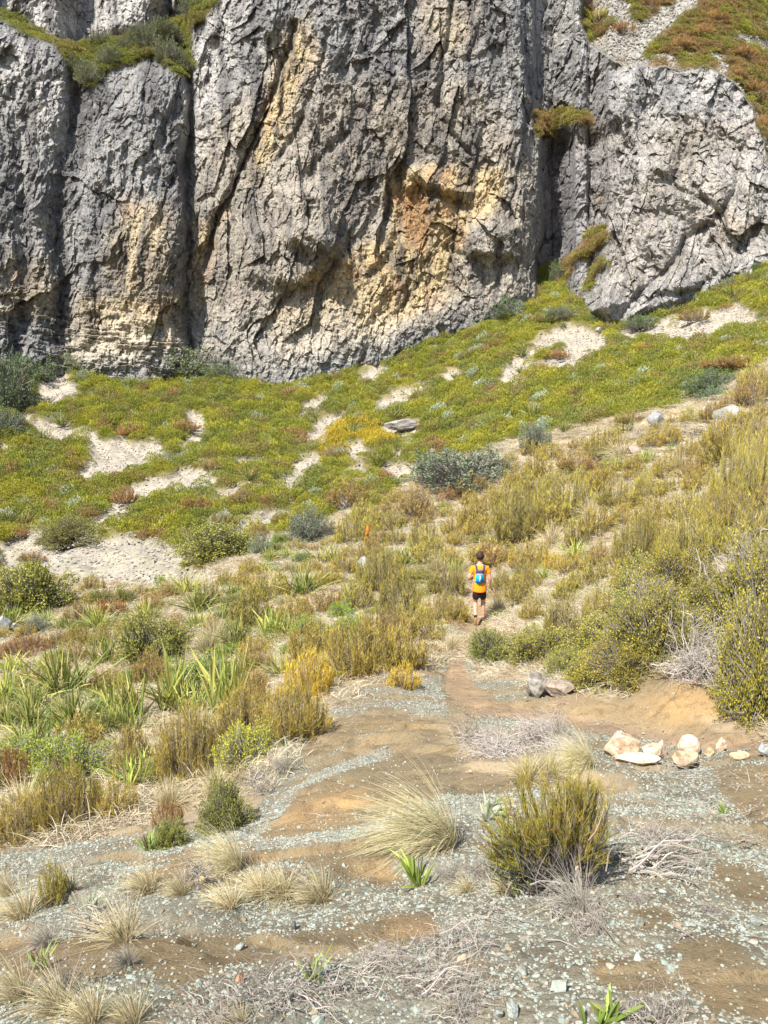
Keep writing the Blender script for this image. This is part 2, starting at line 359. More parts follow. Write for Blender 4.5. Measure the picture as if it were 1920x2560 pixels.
def build_ground():
    # one polar sheet: fine where it is near, coarser with distance, all the way round
    ph = np.concatenate([np.linspace(-math.pi, -.72, 60)[:-1], np.linspace(-.72, .72, 900), np.linspace(.72, math.pi, 60)[1:]])
    lr = np.concatenate([np.linspace(math.log(.25), math.log(1.7), 14)[:-1], np.linspace(math.log(1.7), math.log(84), 1000)])
    PH, LR = np.meshgrid(ph, lr); R = np.exp(LR)
    X = (R * np.sin(PH)).ravel(); Y = (R * np.cos(PH)).ravel()
    Zz = land(X, Y)
    Z = zones(X, Y, Zz)
    g = gravelness(Z, X, Y)
    # the bench edge under the gravel lines and stone-sized roughness where gravel lies
    near = sm(14, 7, Z['r'])
    Zz = Zz + near * g * 0.012 * np.abs(perlin(X * 14, Y * 14, 3)) - .02 * Z['path']
    sc_ = Z['scree']
    Zz = Zz - 0.25 * sc_ * sm(16, 30, Z['r'])
    n1 = fbm(X / 1.7, Y / 1.7, 2, 4); n2 = fbm(X / .35, Y / .35, 8, 3); n3 = fbm(X / 6, Y / 6, 12, 3)
    C = lambda *c: np.array(c, np.float32)[None]
    T = lambda t: np.clip(t, 0, 1)[:, None]
    col = mix(C(.40,.325,.21), C(.31,.24,.15), T(sm(-.4, .4, n1)))          # dry litter and straw under the mid shrubs
    col = mix(col, C(.48,.41,.29), T(sm(.0, .5, n2) * .6))
    gcol = mix(C(.19,.16,.06), C(.14,.125,.05), T(sm(-.4,.4,n1)))
    gcol = mix(gcol, C(.22,.18,.07), T(sm(.1,.5,n3)))
    col = mix(col, gcol, T(Z['green']))
    scol = mix(C(.38,.335,.265), C(.28,.25,.21), T(sm(-.3,.5,n2)))
    lower = sm(1180, 1340, Z['v'])
    scol = mix(scol, C(.32,.30,.22), T(lower * .7 * sm(-.2,.4,n1)))
    col = mix(col, scol, T(sc_))
    soil = mix(C(.285,.208,.112), C(.23,.178,.103), T(sm(-.4,.4,n1)))
    soil = mix(soil, C(.36,.235,.11), T(Z['orange'] * .9))
    soil = mix(soil, C(.37,.285,.18), T(Z['sandy'] * .85))
    grav = mix(C(.205,.18,.128), C(.245,.235,.18), T(sm(-.4,.4,n2)))
    bare = mix(soil, grav, T(g))
    bare = mix(bare, C(.34,.32,.26), T(Z['line'] * .5))
    col = mix(col, bare, T(Z['bare']))
    col = mix(col, C(.31,.222,.137), T(Z['path']))
    nph, nlr = len(ph), len(lr)
    idx = np.arange(nph * nlr, dtype=np.int32).reshape(nlr, nph)
    q = np.stack([idx[:-1, :-1], idx[:-1, 1:], idx[1:, 1:], idx[1:, :-1]], -1).reshape(-1, 4)
    m, t, b = node_mat('hillside_ground')
    b.inputs['Roughness'].default_value = .95
    c = attr(t)
    fine = noise(t, 75, 5, .7); med = noise(t, 9, 4, .6); coarse = noise(t, 1.6, 3)
    c = mixc(t, c, mixc(t, c, .35, 1.0, 'MULTIPLY'), ramp(t, fine, .50, .30, 0, .75))
    c = mixc(t, c, mixc(t, c, (1.35,1.32,1.28), 1.0, 'MULTIPLY'), ramp(t, fine, .55, .72))
    c = mixc(t, c, mixc(t, c, (.72,.70,.68), 1.0, 'MULTIPLY'), ramp(t, med, .5, .36, 0, .8))
    c = mixc(t, c, mixc(t, c, (1.2,1.17,1.1), 1.0, 'MULTIPLY'), ramp(t, coarse, .5, .66))
    t.links.new(c, b.inputs['Base Color'])
    a = N(t, 'ShaderNodeMath', operation='ADD'); t.links.new(fine, a.inputs[0])
    a2 = N(t, 'ShaderNodeMath', operation='MULTIPLY'); a2.inputs[1].default_value = 1.0; t.links.new(med, a2.inputs[0]); t.links.new(a2.outputs[0], a.inputs[1])
    bump(t, b, a.outputs[0], .8, .022)
    V = np.stack([X, Y, Zz], 1)
    fr = Z['path'][q].mean(1) > .5; fs = (sc_[q].mean(1) > .5) & ~fr
    # the nadir cap
    n0 = len(V); V = np.vstack([V, [[0, 0, float(V[:nph, 2].mean())]]]); col = np.vstack([col, col[:1]])
    cap = np.stack([np.full(nph - 1, n0), idx[0, 1:], idx[0, :-1]], -1)
    for name, sel in (('ground', ~(fr | fs)), ('path', fr), ('scree', fs)):
        f = q[sel]
        used, inv = np.unique(f, return_inverse=True)
        if name == 'ground':
            me = new_mesh(name, V, [f, cap], col, m, True)
        else:
            me = new_mesh(name, V[used], [inv.reshape(-1, 4)], col[used], m, True)
        tag(link(name, me), {'ground': 'sloping hillside ground of soil, gravel and dry litter', 'path': 'narrow trodden dirt path leading past the runner', 'scree': 'pale bare scree patches between the green scrub'}[name], name, kind='structure')
build_ground()
# ------------------------------------------------------------------ the cliff and the slopes above it
LEDGE_L = [(140,108),(190,118),(250,105),(330,100),(400,75),(470,40),(540,-20),(560,-60),(500,30),(480,70),(475,130),(483,165),(455,195),(425,175),(400,140),(355,140),(300,165),(245,185),(232,215),(190,200),(165,150)]
LEDGE_BACK = [(460,0),(540,-10),(545,5),(495,55),(470,60)]
LEDGE_TINY = [(0,28),(40,42),(75,70),(130,95),(128,108),(80,92),(40,66),(0,50)]
LEDGE_M = [(1330,285),(1370,282),(1440,275),(1480,300),(1470,312),(1410,305),(1400,330),(1385,345),(1345,345)]
LEDGE_R = [(1385,700),(1390,680),(1440,640),(1470,590),(1500,568),(1520,575),(1515,600),(1480,630),(1440,655),(1425,690),(1410,710)]
LEDGE_R2 = [(1470,720),(1490,670),(1515,655),(1495,690),(1475,735)]
HILL_EDGE = [(1440,-400),(1450,0),(1455,50),(1480,110),(1530,150),(1560,165),(1640,160),(1700,175),(1770,165),(1830,200),(1880,270),(1905,330),(1920,400),(2400,900)]
HILL = HILL_EDGE + [(2600,800),(2600,-500),(1440,-500)]
RUBBLE = [(1485,125),(1530,90),(1600,50),(1680,10),(1720,-30),(1760,-20),(1730,30),(1690,60),(1640,110),(1600,150),(1540,150),(1500,150)]
def build_cliff():
    us = np.concatenate([np.linspace(-1400, -60, 90)[:-1], np.linspace(-60, 1980, 1150), np.linspace(1980, 3300, 90)[1:]])
    tt = np.concatenate([np.linspace(-900, -30, 110)[:-1], np.linspace(-30, 1000, 620)])   # rows counted up from below the foot
    vrow = tt[::-1]                                                       # from bottom (1000) to top
    U, Vv = np.meshgrid(us, vrow)
    U = U.astype(np.float32); Vv = Vv.astype(np.float32)
    Yf = np.interp(us, [-400,0,400,700,960,1300,1380,1440,1520,1700,1920,2400], [70,70.5,72.5,72.5,73,72,76,70,64,65,66,68])
    vb = foot_v(us)
    hpx = 72 / F
    H = np.maximum(0, (vb[None] - Vv)) * hpx
    # how far each metre of height leans back
    lean = np.full(U.shape, .20, np.float32)
    right = sm(1380, 1480, U)
    lean = mix(lean, .42, right * sm(800, 300, Vv) )
    lean = mix(lean, .55, mask_poly(U, Vv, [(1440,800),(1500,600),(1620,420),(1750,400),(2600,500),(2600,900),(1440,900)], 40) * .7)
    wob = fbm(U / 90, Vv / 90, 3, 3) * 14
    led = np.zeros_like(U)
    for p in (LEDGE_L, LEDGE_BACK, LEDGE_TINY, LEDGE_M, LEDGE_R, LEDGE_R2): led = np.maximum(led, mask_poly(U + wob, Vv + wob * .6, p, 7))
    wob2 = fbm(U / 26, Vv / 26, 8, 3) * 9
    hill = mask_poly(U + wob * 2 + wob2, Vv + wob * 1.4 + wob2, HILL, 7)
    lean = mix(lean, 1.35, led)
    lean = mix(lean, 1.25, hill)
    dv = np.diff(Vv, axis=0, prepend=Vv[:1])
    D = np.cumsum(lean * np.where(H > 0, -dv, 0) * hpx, axis=0)
    Y = Yf[None] + D
    # smooth the column start differences
    a, b, c = ray(U, Vv)
    def world(Y): s = Y / b; return a * s, Y, c * s
    X0, _, Z0 = world(Y)
    up = sm(0, 3, H)
    d = np.zeros_like(U)                                                  # + is towards the camera
    # big bodies: two rounded ribs, the main buttress, the recess, the right-hand outcrop
    wu = U + fbm(X0 / 6, Z0 / 6, 9, 3) * 22; wv = Vv + fbm(X0 / 6, Z0 / 6, 19, 3) * 22
    def dome(x0, x1, amp, p=.5): 
        t = np.clip((wu - x0) / (x1 - x0), 0, 1); return amp * np.power(np.clip(4 * t * (1 - t), 0, 1), p)
    leftz = sm(90, 240, Vv + .25 * np.abs(U - 90))
    d += dome(-260, 182, 2.4, .8) * sm(60, 140, Vv - .55 * U + 40)
    d += dome(195, 476, 2.0, .8) * sm(120, 230, Vv)
    d += dome(320, 478, 1.2, .7) * sm(130, 220, Vv)
    d += 3.4 * sm(470, 720, wu) * sm(1500, 1250, wu * 0 + 1000) + 1.0 * np.sin(np.clip((wu - 480) / 870, 0, 1) * math.pi)
    d -= .9 * sm(1400, 1440, U)
    # recess right of the buttress
    gx = np.interp(Vv, [-900,0,100,200,300,340,500,640,760,1000], [1285,1285,1298,1316,1338,1345,1352,1345,1338,1330])
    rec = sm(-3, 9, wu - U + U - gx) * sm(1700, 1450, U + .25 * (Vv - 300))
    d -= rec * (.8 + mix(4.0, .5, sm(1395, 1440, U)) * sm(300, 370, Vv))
    # left crack and gullies
    def crack(pts, w, dep, w2=None):
        q = dist_line(wu * .6 + U * .4, wv * .6 + Vv * .4, pts); return .45 * dep * np.exp(-(q / w)**2)
    d -= crack([(468,175),(478,240),(480,330),(470,420),(465,520),(470,640),(462,720),(468,830),(480,900)], 9, 3.2)
    d -= crack([(478,300),(485,700),(500,930)], 22, 1.2)
    d -= crack([(186,185),(190,260),(178,330),(150,420),(150,560),(160,700),(165,880)], 22, 2.3)
    d -= crack([(250,480),(235,560),(245,700),(240,850)], 16, 1.3)
    d -= crack([(60,300),(50,450),(60,700),(50,880)], 20, 1.2)
    d -= crack([(395,430),(400,520),(370,620),(345,780)], 14, .8)
    d -= crack([(735,60),(725,120),(690,200),(640,330),(600,430),(560,500),(530,560),(515,660)], 9, 2.0)
    d -= crack([(820,80),(790,210),(740,320),(700,400)], 8, 1.2)
    d -= crack([(1130,0),(1125,80),(1105,140),(1108,200),(1095,260),(1120,330),(1165,380)], 9, 2.3)
    d -= crack([(1255,0),(1262,80),(1275,160),(1300,230),(1320,320)], 6, 1.3)
    d -= crack([(1000,430),(1050,470),(1130,500),(1180,520)], 10, 1.4)
    d -= crack([(930,690),(975,640),(990,590),(1010,520),(1000,440)], 12, 1.6)
    d -= crack([(870,600),(850,640),(810,680),(760,720),(700,760)], 14, 1.3)
    d -= crack([(900,270),(880,330),(840,370),(790,410),(760,470)], 14, 1.6)
    d -= crack([(1110,620),(1170,645),(1240,640),(1255,600)], 10, 1.6)
    d -= crack([(720,560),(800,620),(840,655)], 9, 1.2)
    d -= crack([(500,330),(560,300),(600,250),(640,120)], 9, .7)
    d += 3.0 * sm(440, 426, U) * sm(120, 60, Vv) * sm(200, 300, U)
    bw = mask_poly(U + wob * .6, Vv + wob * .6, [(-500,0),(-100,20),(0,47),(40,62),(90,92),(130,112),(170,112),(250,104),(330,99),(400,74),(432,50),(445,-500),(-500,-500)], 7)
    d -= 4.5 * bw
    # the ochre hollow
    d -= 1.2 * sm(10, -26, sdf_poly(wu, wv, [(1005,540),(1015,480),(1050,470),(1080,500),(1075,560),(1050,610),(1015,620),(1000,590)]))
    d += 1.6 * sm(15, -25, sdf_poly(wu, wv, [(1000,400),(1100,430),(1180,480),(1150,500),(1080,480),(1010,465)]))
    d += 2.2 * sm(20, -30, sdf_poly(wu, wv, [(1160,580),(1230,520),(1290,560),(1290,640),(1230,655),(1170,640)]))
    d += 2.0 * sm(20, -30, sdf_poly(wu, wv, [(700,480),(830,450),(860,560),(820,640),(720,600)]))
    d += 1.5 * sm(20, -30, sdf_poly(wu, wv, [(600,560),(760,550),(870,590),(850,650),(750,720),(600,700)]))
    # diagonal splits of the right outcrop
    d -= crack([(1780,560),(1720,600),(1680,660),(1600,740),(1560,790)], 9, 2.0)
    d -= crack([(1850,380),(1840,470),(1790,560),(1780,620)], 9, 2.0)
    d -= crack([(1560,360),(1590,470),(1600,560),(1560,640)], 8, 1.0)
    d -= crack([(1640,430),(1700,480),(1760,500)], 9, 1.3)
    d -= crack([(1660,740),(1740,725),(1790,690)], 10, 1.5)
    d += 2.4 * sm(12, -22, sdf_poly(wu, wv, [(1480,780),(1510,715),(1540,705),(1555,760),(1530,790)]))
    d += 2.0 * sm(14, -40, sdf_poly(wu, wv, [(1560,800),(1620,720),(1720,620),(1760,700),(1740,730),(1650,800)]))
    bot = sm(620, 900, Vv) * sm(520, 420, U)
    # rock texture in metres
    s1 = .0
    rock = np.clip(1 - led - hill, 0, 1)
    leftw = sm(560, 380, U)
    # rounded lumps with sharp creases, drawn out along the bedding that dips steeply to the lower left
    P = X0 * .94 - Z0 * .20; Q = X0 * .20 + Z0 * .94
    wx = fbm(X0 / 4.5, Z0 / 6, Y / 5, 4) * 3.0; wz = fbm(X0 / 4.5 + 40, Z0 / 6, Y / 5, 4) * 3.0
    d += rock * up * sm(1400, 1520, U) * 3.8 * (billow((P + wx * .4) / 5.5, (Q + wz * .4) / 8.5, 9.0, 3, .5) - .25)
    d += rock * up * 2.7 * fbm((P + wx * .3) / 7.5, (Q + wz * .3) / 19, 2.0, 7, .54)
    d += up * rock * .4 * (billow((P + wx) / 4.2, (Q + wz) / 10.5, 3.0, 4, .6) - .3)
    f1, f2, cid, til = worley((P + wx * .5 + 3) / 7.5, (Q + wz * .7) / 17, 2.5 + 0 * Y)
    d += rock * up * (til * 1.0 + (cid - .5) * .2)
    f1, f2, cid, til = worley((P + wx * .35) / 3.4, (Q + wz * .5) / 8.5, Y / 8)
    d += rock * up * mix(1.0, .45, leftw) * (til * .85 + (cid - .5) * .4)
    f1, f2, c2, til = worley((P + wx * .4) / 1.35, (Q + wz * .4) / 2.7, Y / 3)
    d += rock * mix(1.0, .7, leftw) * (til * .42 + (c2 - .5) * .18)
    d += rock * .62 * fbm(X0 / 1.3 + wx * .3, Z0 / 2.1, Y / 3, 4, .62)
    f1, f2, c3, til = worley(P / .55 + wx * .5, Q / .95 + wz * .5, Y / 2)
    d += rock * (til * .36 + (c3 - .5) * .10)
    d += rock * .16 * fbm(X0 / .35, Z0 / .35, Y, 2)
    # thin tilted plates low on the left
    zz = Z0 + .12 * X0 + fbm(X0 / 4, Z0 / 2, 4, 3) * .8
    st = zz / .55; st = st - np.floor(st)
    d += bot * rock * .65 * (st**.6) * sm(-.3, .3, fbm(X0 / 2.2, Z0 / 1.0, 14, 3))
    d += (led + hill) * (.5 * (billow(X0 / 2.0, Z0 / 1.4, Y / 2, 3) - .3))
    d -= sm(0, 6, -(Vv - 0)) * 0
    # the lip of the outcrop stands before the slope above
    Y = Y + 5 * sm(.3, .9, hill) - d
    X, Yw, Z = world(Y)
    # colours
    C = lambda *c: np.array(c, np.float32)[None, None]
    T = lambda t: np.clip(t, 0, 1)[..., None]
    n1 = fbm(X0 / 5, Z0 / 7, 3, 4); n2 = fbm(X0 / 1.2, Z0 / 1.8, 5, 4); n3 = fbm((X0 + .6 * wx) / 1.3, Z0 / 13, 6, 5); n4 = fbm(X0 / .4, Z0 / .5, 7, 3)
    col = mix(C(.265,.26,.255), C(.385,.373,.35), T(sm(-.4,.5,n1)))
    col = mix(col, C(.44,.415,.365), T(sm(.0,.5,n2) * .65))
    warm = np.zeros_like(U)
    for p, w in (([(700,100),(760,60),(790,150),(730,260),(690,380),(640,440),(620,380),(660,250)], .8), ([(930,200),(1000,260),(1080,330),(1060,400),(960,420),(900,330)], .35),
              ([(960,440),(1080,410),(1260,430),(1250,520),(1180,560),(1150,640),(1080,760),(960,850),(860,830),(900,740),(900,620),(980,560)], 1.0),
              ([(740,690),(840,640),(900,620),(920,760),(860,780),(780,740)], .9), ([(480,560),(560,520),(540,600),(500,760),(480,760)], .8),
              ([(640,330),(700,380),(660,470),(600,470)], .5), ([(300,500),(420,520),(430,700),(330,760),(270,680)], .55), ([(0,640),(120,660),(140,780),(0,800)], .45),
              ([(1040,0),(1200,0),(1180,120),(1060,160)], .35), ([(880,620),(1100,500),(1180,700),(1100,800),(700,920),(640,800)], .5),
              ([(200,740),(460,720),(450,900),(160,900)], .7), ([(1820,480),(1880,560),(1840,640),(1790,600)], .5), ([(480,300),(700,200),(1200,200),(1340,420),(1330,740),(900,860),(600,930),(480,900)], .22), ([(1450,300),(1900,300),(1900,640),(1500,760)], .22), ([(1480,480),(1505,480),(1500,515),(1485,515)], 1.4)):
        warm = np.maximum(warm, w * mask_poly(wu, wv, p, 45 if w < 1.2 else 8))
    warm = np.clip(warm * 1.25, 0, 1) * sm(-.9, -.1, n2 + .4 * n1)
    wcol = mix(C(.56,.44,.25), C(.52,.34,.18), T(sm(.0,.5,fbm(X0 / 2.5, Z0 / 3, 33, 3))))
    wcol = mix(wcol, C(.62,.54,.40), T(sm(740, 860, Vv)))
    col = mix(col, wcol, T(warm))
    hol = mask_poly(wu, wv, [(1000,540),(1015,480),(1060,470),(1090,520),(1075,580),(1050,625),(1015,620)], 18)
    col = mix(col, C(.36,.20,.09), T(hol * .8))
    # pale top of the left rib; painted sunlight on the buttress's gully wall
    pale = np.maximum(mask_poly(wu, wv, [(455,170),(500,60),(560,0),(640,-40),(600,120),(540,260),(500,420),(480,330)], 30) * .75, mask_poly(wu, wv, [(-50,80),(60,100),(170,190),(180,300),(120,420),(90,300),(20,180)], 30) * .8)
    pale = np.maximum(pale, .6 * mask_poly(wu, wv, [(-60,-60),(430,-60),(430,60),(280,110),(120,100),(0,40)], 14) * 1.5)
    pale = np.maximum(pale, .55 * sm(1380, 1480, U) * sm(-.5, .3, n1))
    col = mix(col, C(.54,.515,.48), T(1.15 * pale * sm(-.6,.1,n2)))
    # dark water streaks and lichen
    streak = sm(-.08, .36, n3 + .25 * n1) * sm(860, 640, Vv) * mix(.85, .35, sm(1380, 1480, U)) 
    streak = np.maximum(streak, .85 * mask_poly(wu, wv, [(180,200),(260,220),(200,420),(170,560),(175,880),(130,880),(130,480),(170,340)], 18) * sm(-.6,.0,n2))
    streak = np.maximum(streak, .7 * mask_poly(wu, wv, [(400,420),(470,420),(480,880),(420,800)], 18) * sm(-.4,.2,n2))
    for p in ([(930,130),(1100,100),(1100,260),(1030,280),(900,240)], [(890,230),(1000,300),(1100,300),(1180,380),(1130,420),(1000,380),(930,500),(860,620),(790,700),(740,660),(850,560),(900,400),(860,330)], [(240,470),(300,500),(270,700),(240,860),(200,860),(210,600)], [(40,480),(100,520),(80,860),(30,860)]):
        streak = np.maximum(streak, .75 * mask_poly(wu, wv, p, 30) * sm(-.45, .15, n2 + .4 * n3))
    streak = np.maximum(streak, .7 * rec * sm(420, 350, -(-Vv)) * 0)
    col = mix(col, C(.095,.09,.092), T(streak * .9))
    col = mix(col, C(.26,.245,.26), T(.55 * rec * sm(330, 400, Vv)))  # flat mid grey mixed over the recess below its top
    # slopes of scrub and rubble
    ga = mix(C(.15,.155,.03), C(.20,.10,.03), T(sm(-.1,.35,fbm(X0 / 5 + 3, Z0 / 3, 17, 4))))
    ga = mix(ga, C(.20,.20,.04), T(sm(.1,.5,n2)))
    veg = np.clip(led + hill, 0, 1) 
    rub = mask_poly(wu, wv, RUBBLE, 8)
    rub = np.maximum(rub, hill * sm(.12, .3, fbm(X0 / 3.5, Z0 / 2.2, 44, 4) + .25 * sm(1700, 1500, U)))
    for p in ([(1690,-10),(1760,-10),(1740,30),(1700,20)], [(1840,80),(1930,110),(1930,130),(1850,110)], [(1560,150),(1620,150),(1650,165),(1580,170)], [(1800,190),(1850,215),(1900,300),(1880,290),(1830,230)], [(1780,150),(1810,150),(1830,190),(1800,190)]):
        rub = np.maximum(rub, mask_poly(wu, wv, p, 8))
    col = mix(col, ga, T(veg))
    col = mix(col, mix(C(.46,.43,.37), C(.36,.35,.32), T(sm(-.2,.3,n4))), T(rub * hill))
    nr, nc = U.shape
    idx = np.arange(nr * nc, dtype=np.int32).reshape(nr, nc)
    q = np.stack([idx[:-1, :-1], idx[:-1, 1:], idx[1:, 1:], idx[1:, :-1]], -1).reshape(-1, 4)
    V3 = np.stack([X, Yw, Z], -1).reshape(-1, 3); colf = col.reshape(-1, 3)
    m, t, bb = node_mat('cliff_rock')
    bb.inputs['Roughness'].default_value = .93
    c_ = attr(t)
    mp = N(t, 'ShaderNodeMapping'); mp.inputs['Scale'].default_value = (1, 1, .16); t.links.new(geo_pos(t), mp.inputs[0])
    fs_ = noise(t, 1.5, 4, .6, mp.outputs[0])
    c_ = mixc(t, c_, mixc(t, c_, (.55,.54,.55), 1.0, 'MULTIPLY'), ramp(t, fs_, .50, .36, 0, .8))
    fn = noise(t, 4.2, 5, .68); fm = noise(t, 1.1, 4, .6)
    c_ = mixc(t, c_, mixc(t, c_, (.48,.46,.46), 1.0, 'MULTIPLY'), ramp(t, fn, .50, .36, 0, .9))
    c_ = mixc(t, c_, mixc(t, c_, (1.32,1.28,1.22), 1.0, 'MULTIPLY'), ramp(t, fn, .54, .68))
    c_ = mixc(t, c_, mixc(t, c_, (.70,.70,.73), 1.0, 'MULTIPLY'), ramp(t, fm, .5, .38, 0, .8))
    t.links.new(c_, bb.inputs['Base Color'])
    bump(t, bb, fn, 1.0, .35)
    vegf = (veg.reshape(-1)[q].mean(1) > .5)
    hillf = vegf & (hill.reshape(-1)[q].mean(1) > .5)
    for name, sel, lab in (('cliff', ~vegf, 'steep grey and ochre rock cliff behind the green slope'), ('hill', hillf, 'scrubby slope with rubble above the right end of the cliff'), ('cliff_ledges', vegf & ~hillf, 'green ledges of scrub on the cliff')):
        f = q[sel]; used, inv = np.unique(f, return_inverse=True)
        tag(link(name, new_mesh(name, V3[used], [inv.reshape(-1, 4)], colf[used], m, False)), lab, name.replace('_', ' '), kind='structure')
    return dict(U=U, V=Vv, X=X, Y=Yw, Z=Z, led=led, hill=hill, rub=rub, us=us, vrow=vrow)
CL = build_cliff()
# ------------------------------------------------------------------ plant material and mesh makers
def plant_mat(name, trans=.25, rough=.6, rnd=.35):
    m, t, b = node_mat(name)
    b.inputs['Roughness'].default_value = rough
    oi = N(t, 'ShaderNodeObjectInfo')
    c = mixc(t, attr(t), oi.outputs['Color'], 1.0, 'MULTIPLY')
    hs = N(t, 'ShaderNodeHueSaturation'); t.links.new(c, hs.inputs['Color'])
    r = N(t, 'ShaderNodeMapRange'); r.inputs[3].default_value = 1 - rnd / 2; r.inputs[4].default_value = 1 + rnd / 2
    t.links.new(oi.outputs['Random'], r.inputs[0]); t.links.new(r.outputs[0], hs.inputs['Value'])
    t.links.new(hs.outputs[0], b.inputs['Base Color'])
    if trans:
        tr = N(t, 'ShaderNodeBsdfTranslucent'); t.links.new(hs.outputs[0], tr.inputs['Color'])
        ms = N(t, 'ShaderNodeMixShader'); ms.inputs[0].default_value = trans
        t.links.new(b.outputs[0], ms.inputs[1]); t.links.new(tr.outputs[0], ms.inputs[2])
        t.links.new(ms.outputs[0], t.nodes['Material Output'].inputs['Surface'])
    return m
M_leaf = plant_mat('leaf', .28, .5, .25); M_grass = plant_mat('dry_grass', .2, .7); M_wood = plant_mat('weathered_wood', 0, .85, .2)
M_stone = plant_mat('stone', 0, .88, .4)
def _mottle(m, sc=9):
    t = m.node_tree; hs = [n for n in t.nodes if n.bl_idname == 'ShaderNodeHueSaturation'][0]; b = t.nodes['Principled BSDF']
    f = noise(t, sc * 2, 5, .7); g_ = noise(t, sc * .6, 3)
    c = mixc(t, hs.outputs[0], mixc(t, hs.outputs[0], (.5,.46,.42), 1.0, 'MULTIPLY'), ramp(t, f, .5, .36, 0, .9))
    c = mixc(t, c, mixc(t, c, (1.12,1.1,1.05), 1.0, 'MULTIPLY'), ramp(t, g_, .5, .65))
    t.links.new(c, b.inputs['Base Color']); bump(t, b, f, .8, .02)
M_rock = plant_mat('boulder_rock', 0, .92, .1); _mottle(M_rock)

def nrm(v): return v / np.maximum(np.linalg.norm(v, axis=-1, keepdims=True), 1e-9)
class Geo:
    def __init__(s): s.V = []; s.Q = []; s.T = []; s.C = []; s.n = 0
    def add(s, V, Q=None, T=None, C=None):
        V = V.reshape(-1, 3); s.V.append(V); s.C.append(np.broadcast_to(np.asarray(C, np.float32), (len(V), 3)) if np.ndim(C) < 2 else C.reshape(-1, 3))
        if Q is not None and len(Q): s.Q.append(Q.reshape(-1, 4) + s.n)
        if T is not None and len(T): s.T.append(T.reshape(-1, 3) + s.n)
        s.n += len(V); return s
    def mesh(s, name, mat, smooth=False):
        f = ([np.concatenate(s.Q)] if s.Q else []) + ([np.concatenate(s.T)] if s.T else [])
        return new_mesh(name, np.concatenate(s.V), f, np.concatenate(s.C), mat, smooth)
def blades(g, base, dirn, L, w, droop, nseg, c0, c1, R, fold=0.0, prof=None):
    """flat tapering blades: centre line base + dir*L*t + droop*L*t^2"""
    n = len(base); t = np.linspace(0, 1, nseg + 1)
    L = np.broadcast_to(L, (n,)); w = np.broadcast_to(w, (n,))
    cen = base[:, None] + dirn[:, None] * (L[:, None] * t)[..., None] + droop[:, None] * (L[:, None] * t**2)[..., None]
    side = nrm(np.cross(dirn, nrm(R.normal(size=(n, 3)) * .8 + np.array([0, 0, .2]))))
    pr = (prof(t) if prof else (1 - t**1.6) * .9 + .02)
    hw = (w[:, None] * pr) * .5
    c0 = np.broadcast_to(c0, (n, 3)); c1 = np.broadcast_to(c1, (n, 3))
    col = c0[:, None] + (c1 - c0)[:, None] * t[None, :, None]
    if nseg == 1 and not fold:
        V = np.stack([cen[:, 0] - side * hw[:, :1], cen[:, 0] + side * hw[:, :1], cen[:, 1]], 1)
        i = np.arange(n)[:, None] * 3
        g.add(V, T=np.concatenate([i, i + 1, i + 2], 1), C=np.stack([col[:, 0], col[:, 0], col[:, 1]], 1)); return
    k = 3 if fold else 2
    offs = [-1, 0, 1] if fold else [-1, 1]
    nor = nrm(np.cross(side, dirn))
    V = np.stack([cen + side[:, None] * (hw * o)[..., None] + (nor[:, None] * (hw * fold * abs(o))[..., None] if fold else 0) for o in offs], 2)
    i = (np.arange(n)[:, None, None] * (nseg + 1) + np.arange(nseg)[None, :, None]) * k
    q = np.concatenate([i + j for j in ([0, 1, k + 1, k] if True else [])], -1).reshape(-1, 4)
    if fold: q = np.concatenate([q, q + 1])
    C = np.repeat(col[:, :, None], k, 2)
    g.add(V, Q=q, C=C)
def leaves(g, base, dirn, L, w, c, R):
    """small rhombic leaves, slightly cupped"""
    n = len(base); L = np.broadcast_to(L, (n,))[:, None]; w = np.broadcast_to(w, (n,))[:, None]
    side = nrm(np.cross(dirn, R.normal(size=(n, 3)))); nor = np.cross(side, dirn)
    V = np.stack([base, base + dirn * L * .5 + side * w * .5, base + dirn * L + nor * L * .1, base + dirn * L * .5 - side * w * .5], 1)
    i = np.arange(n)[:, None] * 4
    g.add(V, Q=i + np.array([[0, 1, 2, 3]]), C=np.repeat(np.broadcast_to(c, (n, 3))[:, None], 4, 1))
def tubes(g, P, r, c, k=3):
    """P (n, s, 3) polylines with radii r (n, s)"""
    n, s = P.shape[:2]
    d = nrm(np.gradient(P, axis=1)); ref = np.array([.31, .52, .79]); a = nrm(np.cross(d, ref)); b = np.cross(d, a)
    an = np.arange(k) * 2 * math.pi / k
    V = P[:, :, None] + r[..., None, None] * (a[:, :, None] * np.cos(an)[None, None, :, None] + b[:, :, None] * np.sin(an)[None, None, :, None])
    i = (np.arange(n)[:, None, None] * s + np.arange(s - 1)[None, :, None]) * k
    j = np.arange(k)[None, None]; j2 = (j + 1) % k
    q = np.stack([i + j, i + j2, i + k + j2, i + k + j], -1)
    cc = np.asarray(c, np.float32)
    C = np.broadcast_to(cc if cc.ndim == 1 else cc[:, None, None], (n, s, k, 3))
    g.add(V, Q=q, C=np.ascontiguousarray(C))
def jit(c, n, R, s=.18, hue=.05):
    return np.clip(np.asarray(c, float)[None] * (1 + R.normal(size=(n, 1)) * s) * (1 + R.normal(size=(n, 3)) * hue), .005, .95)

def sphere_dirs(n, R, zmin=.05):
    ph = R.uniform(0, 2 * math.pi, n); z = R.uniform(zmin, 1, n); q = np.sqrt(1 - z * z)
    return np.stack([q * np.cos(ph), q * np.sin(ph), z], 1)

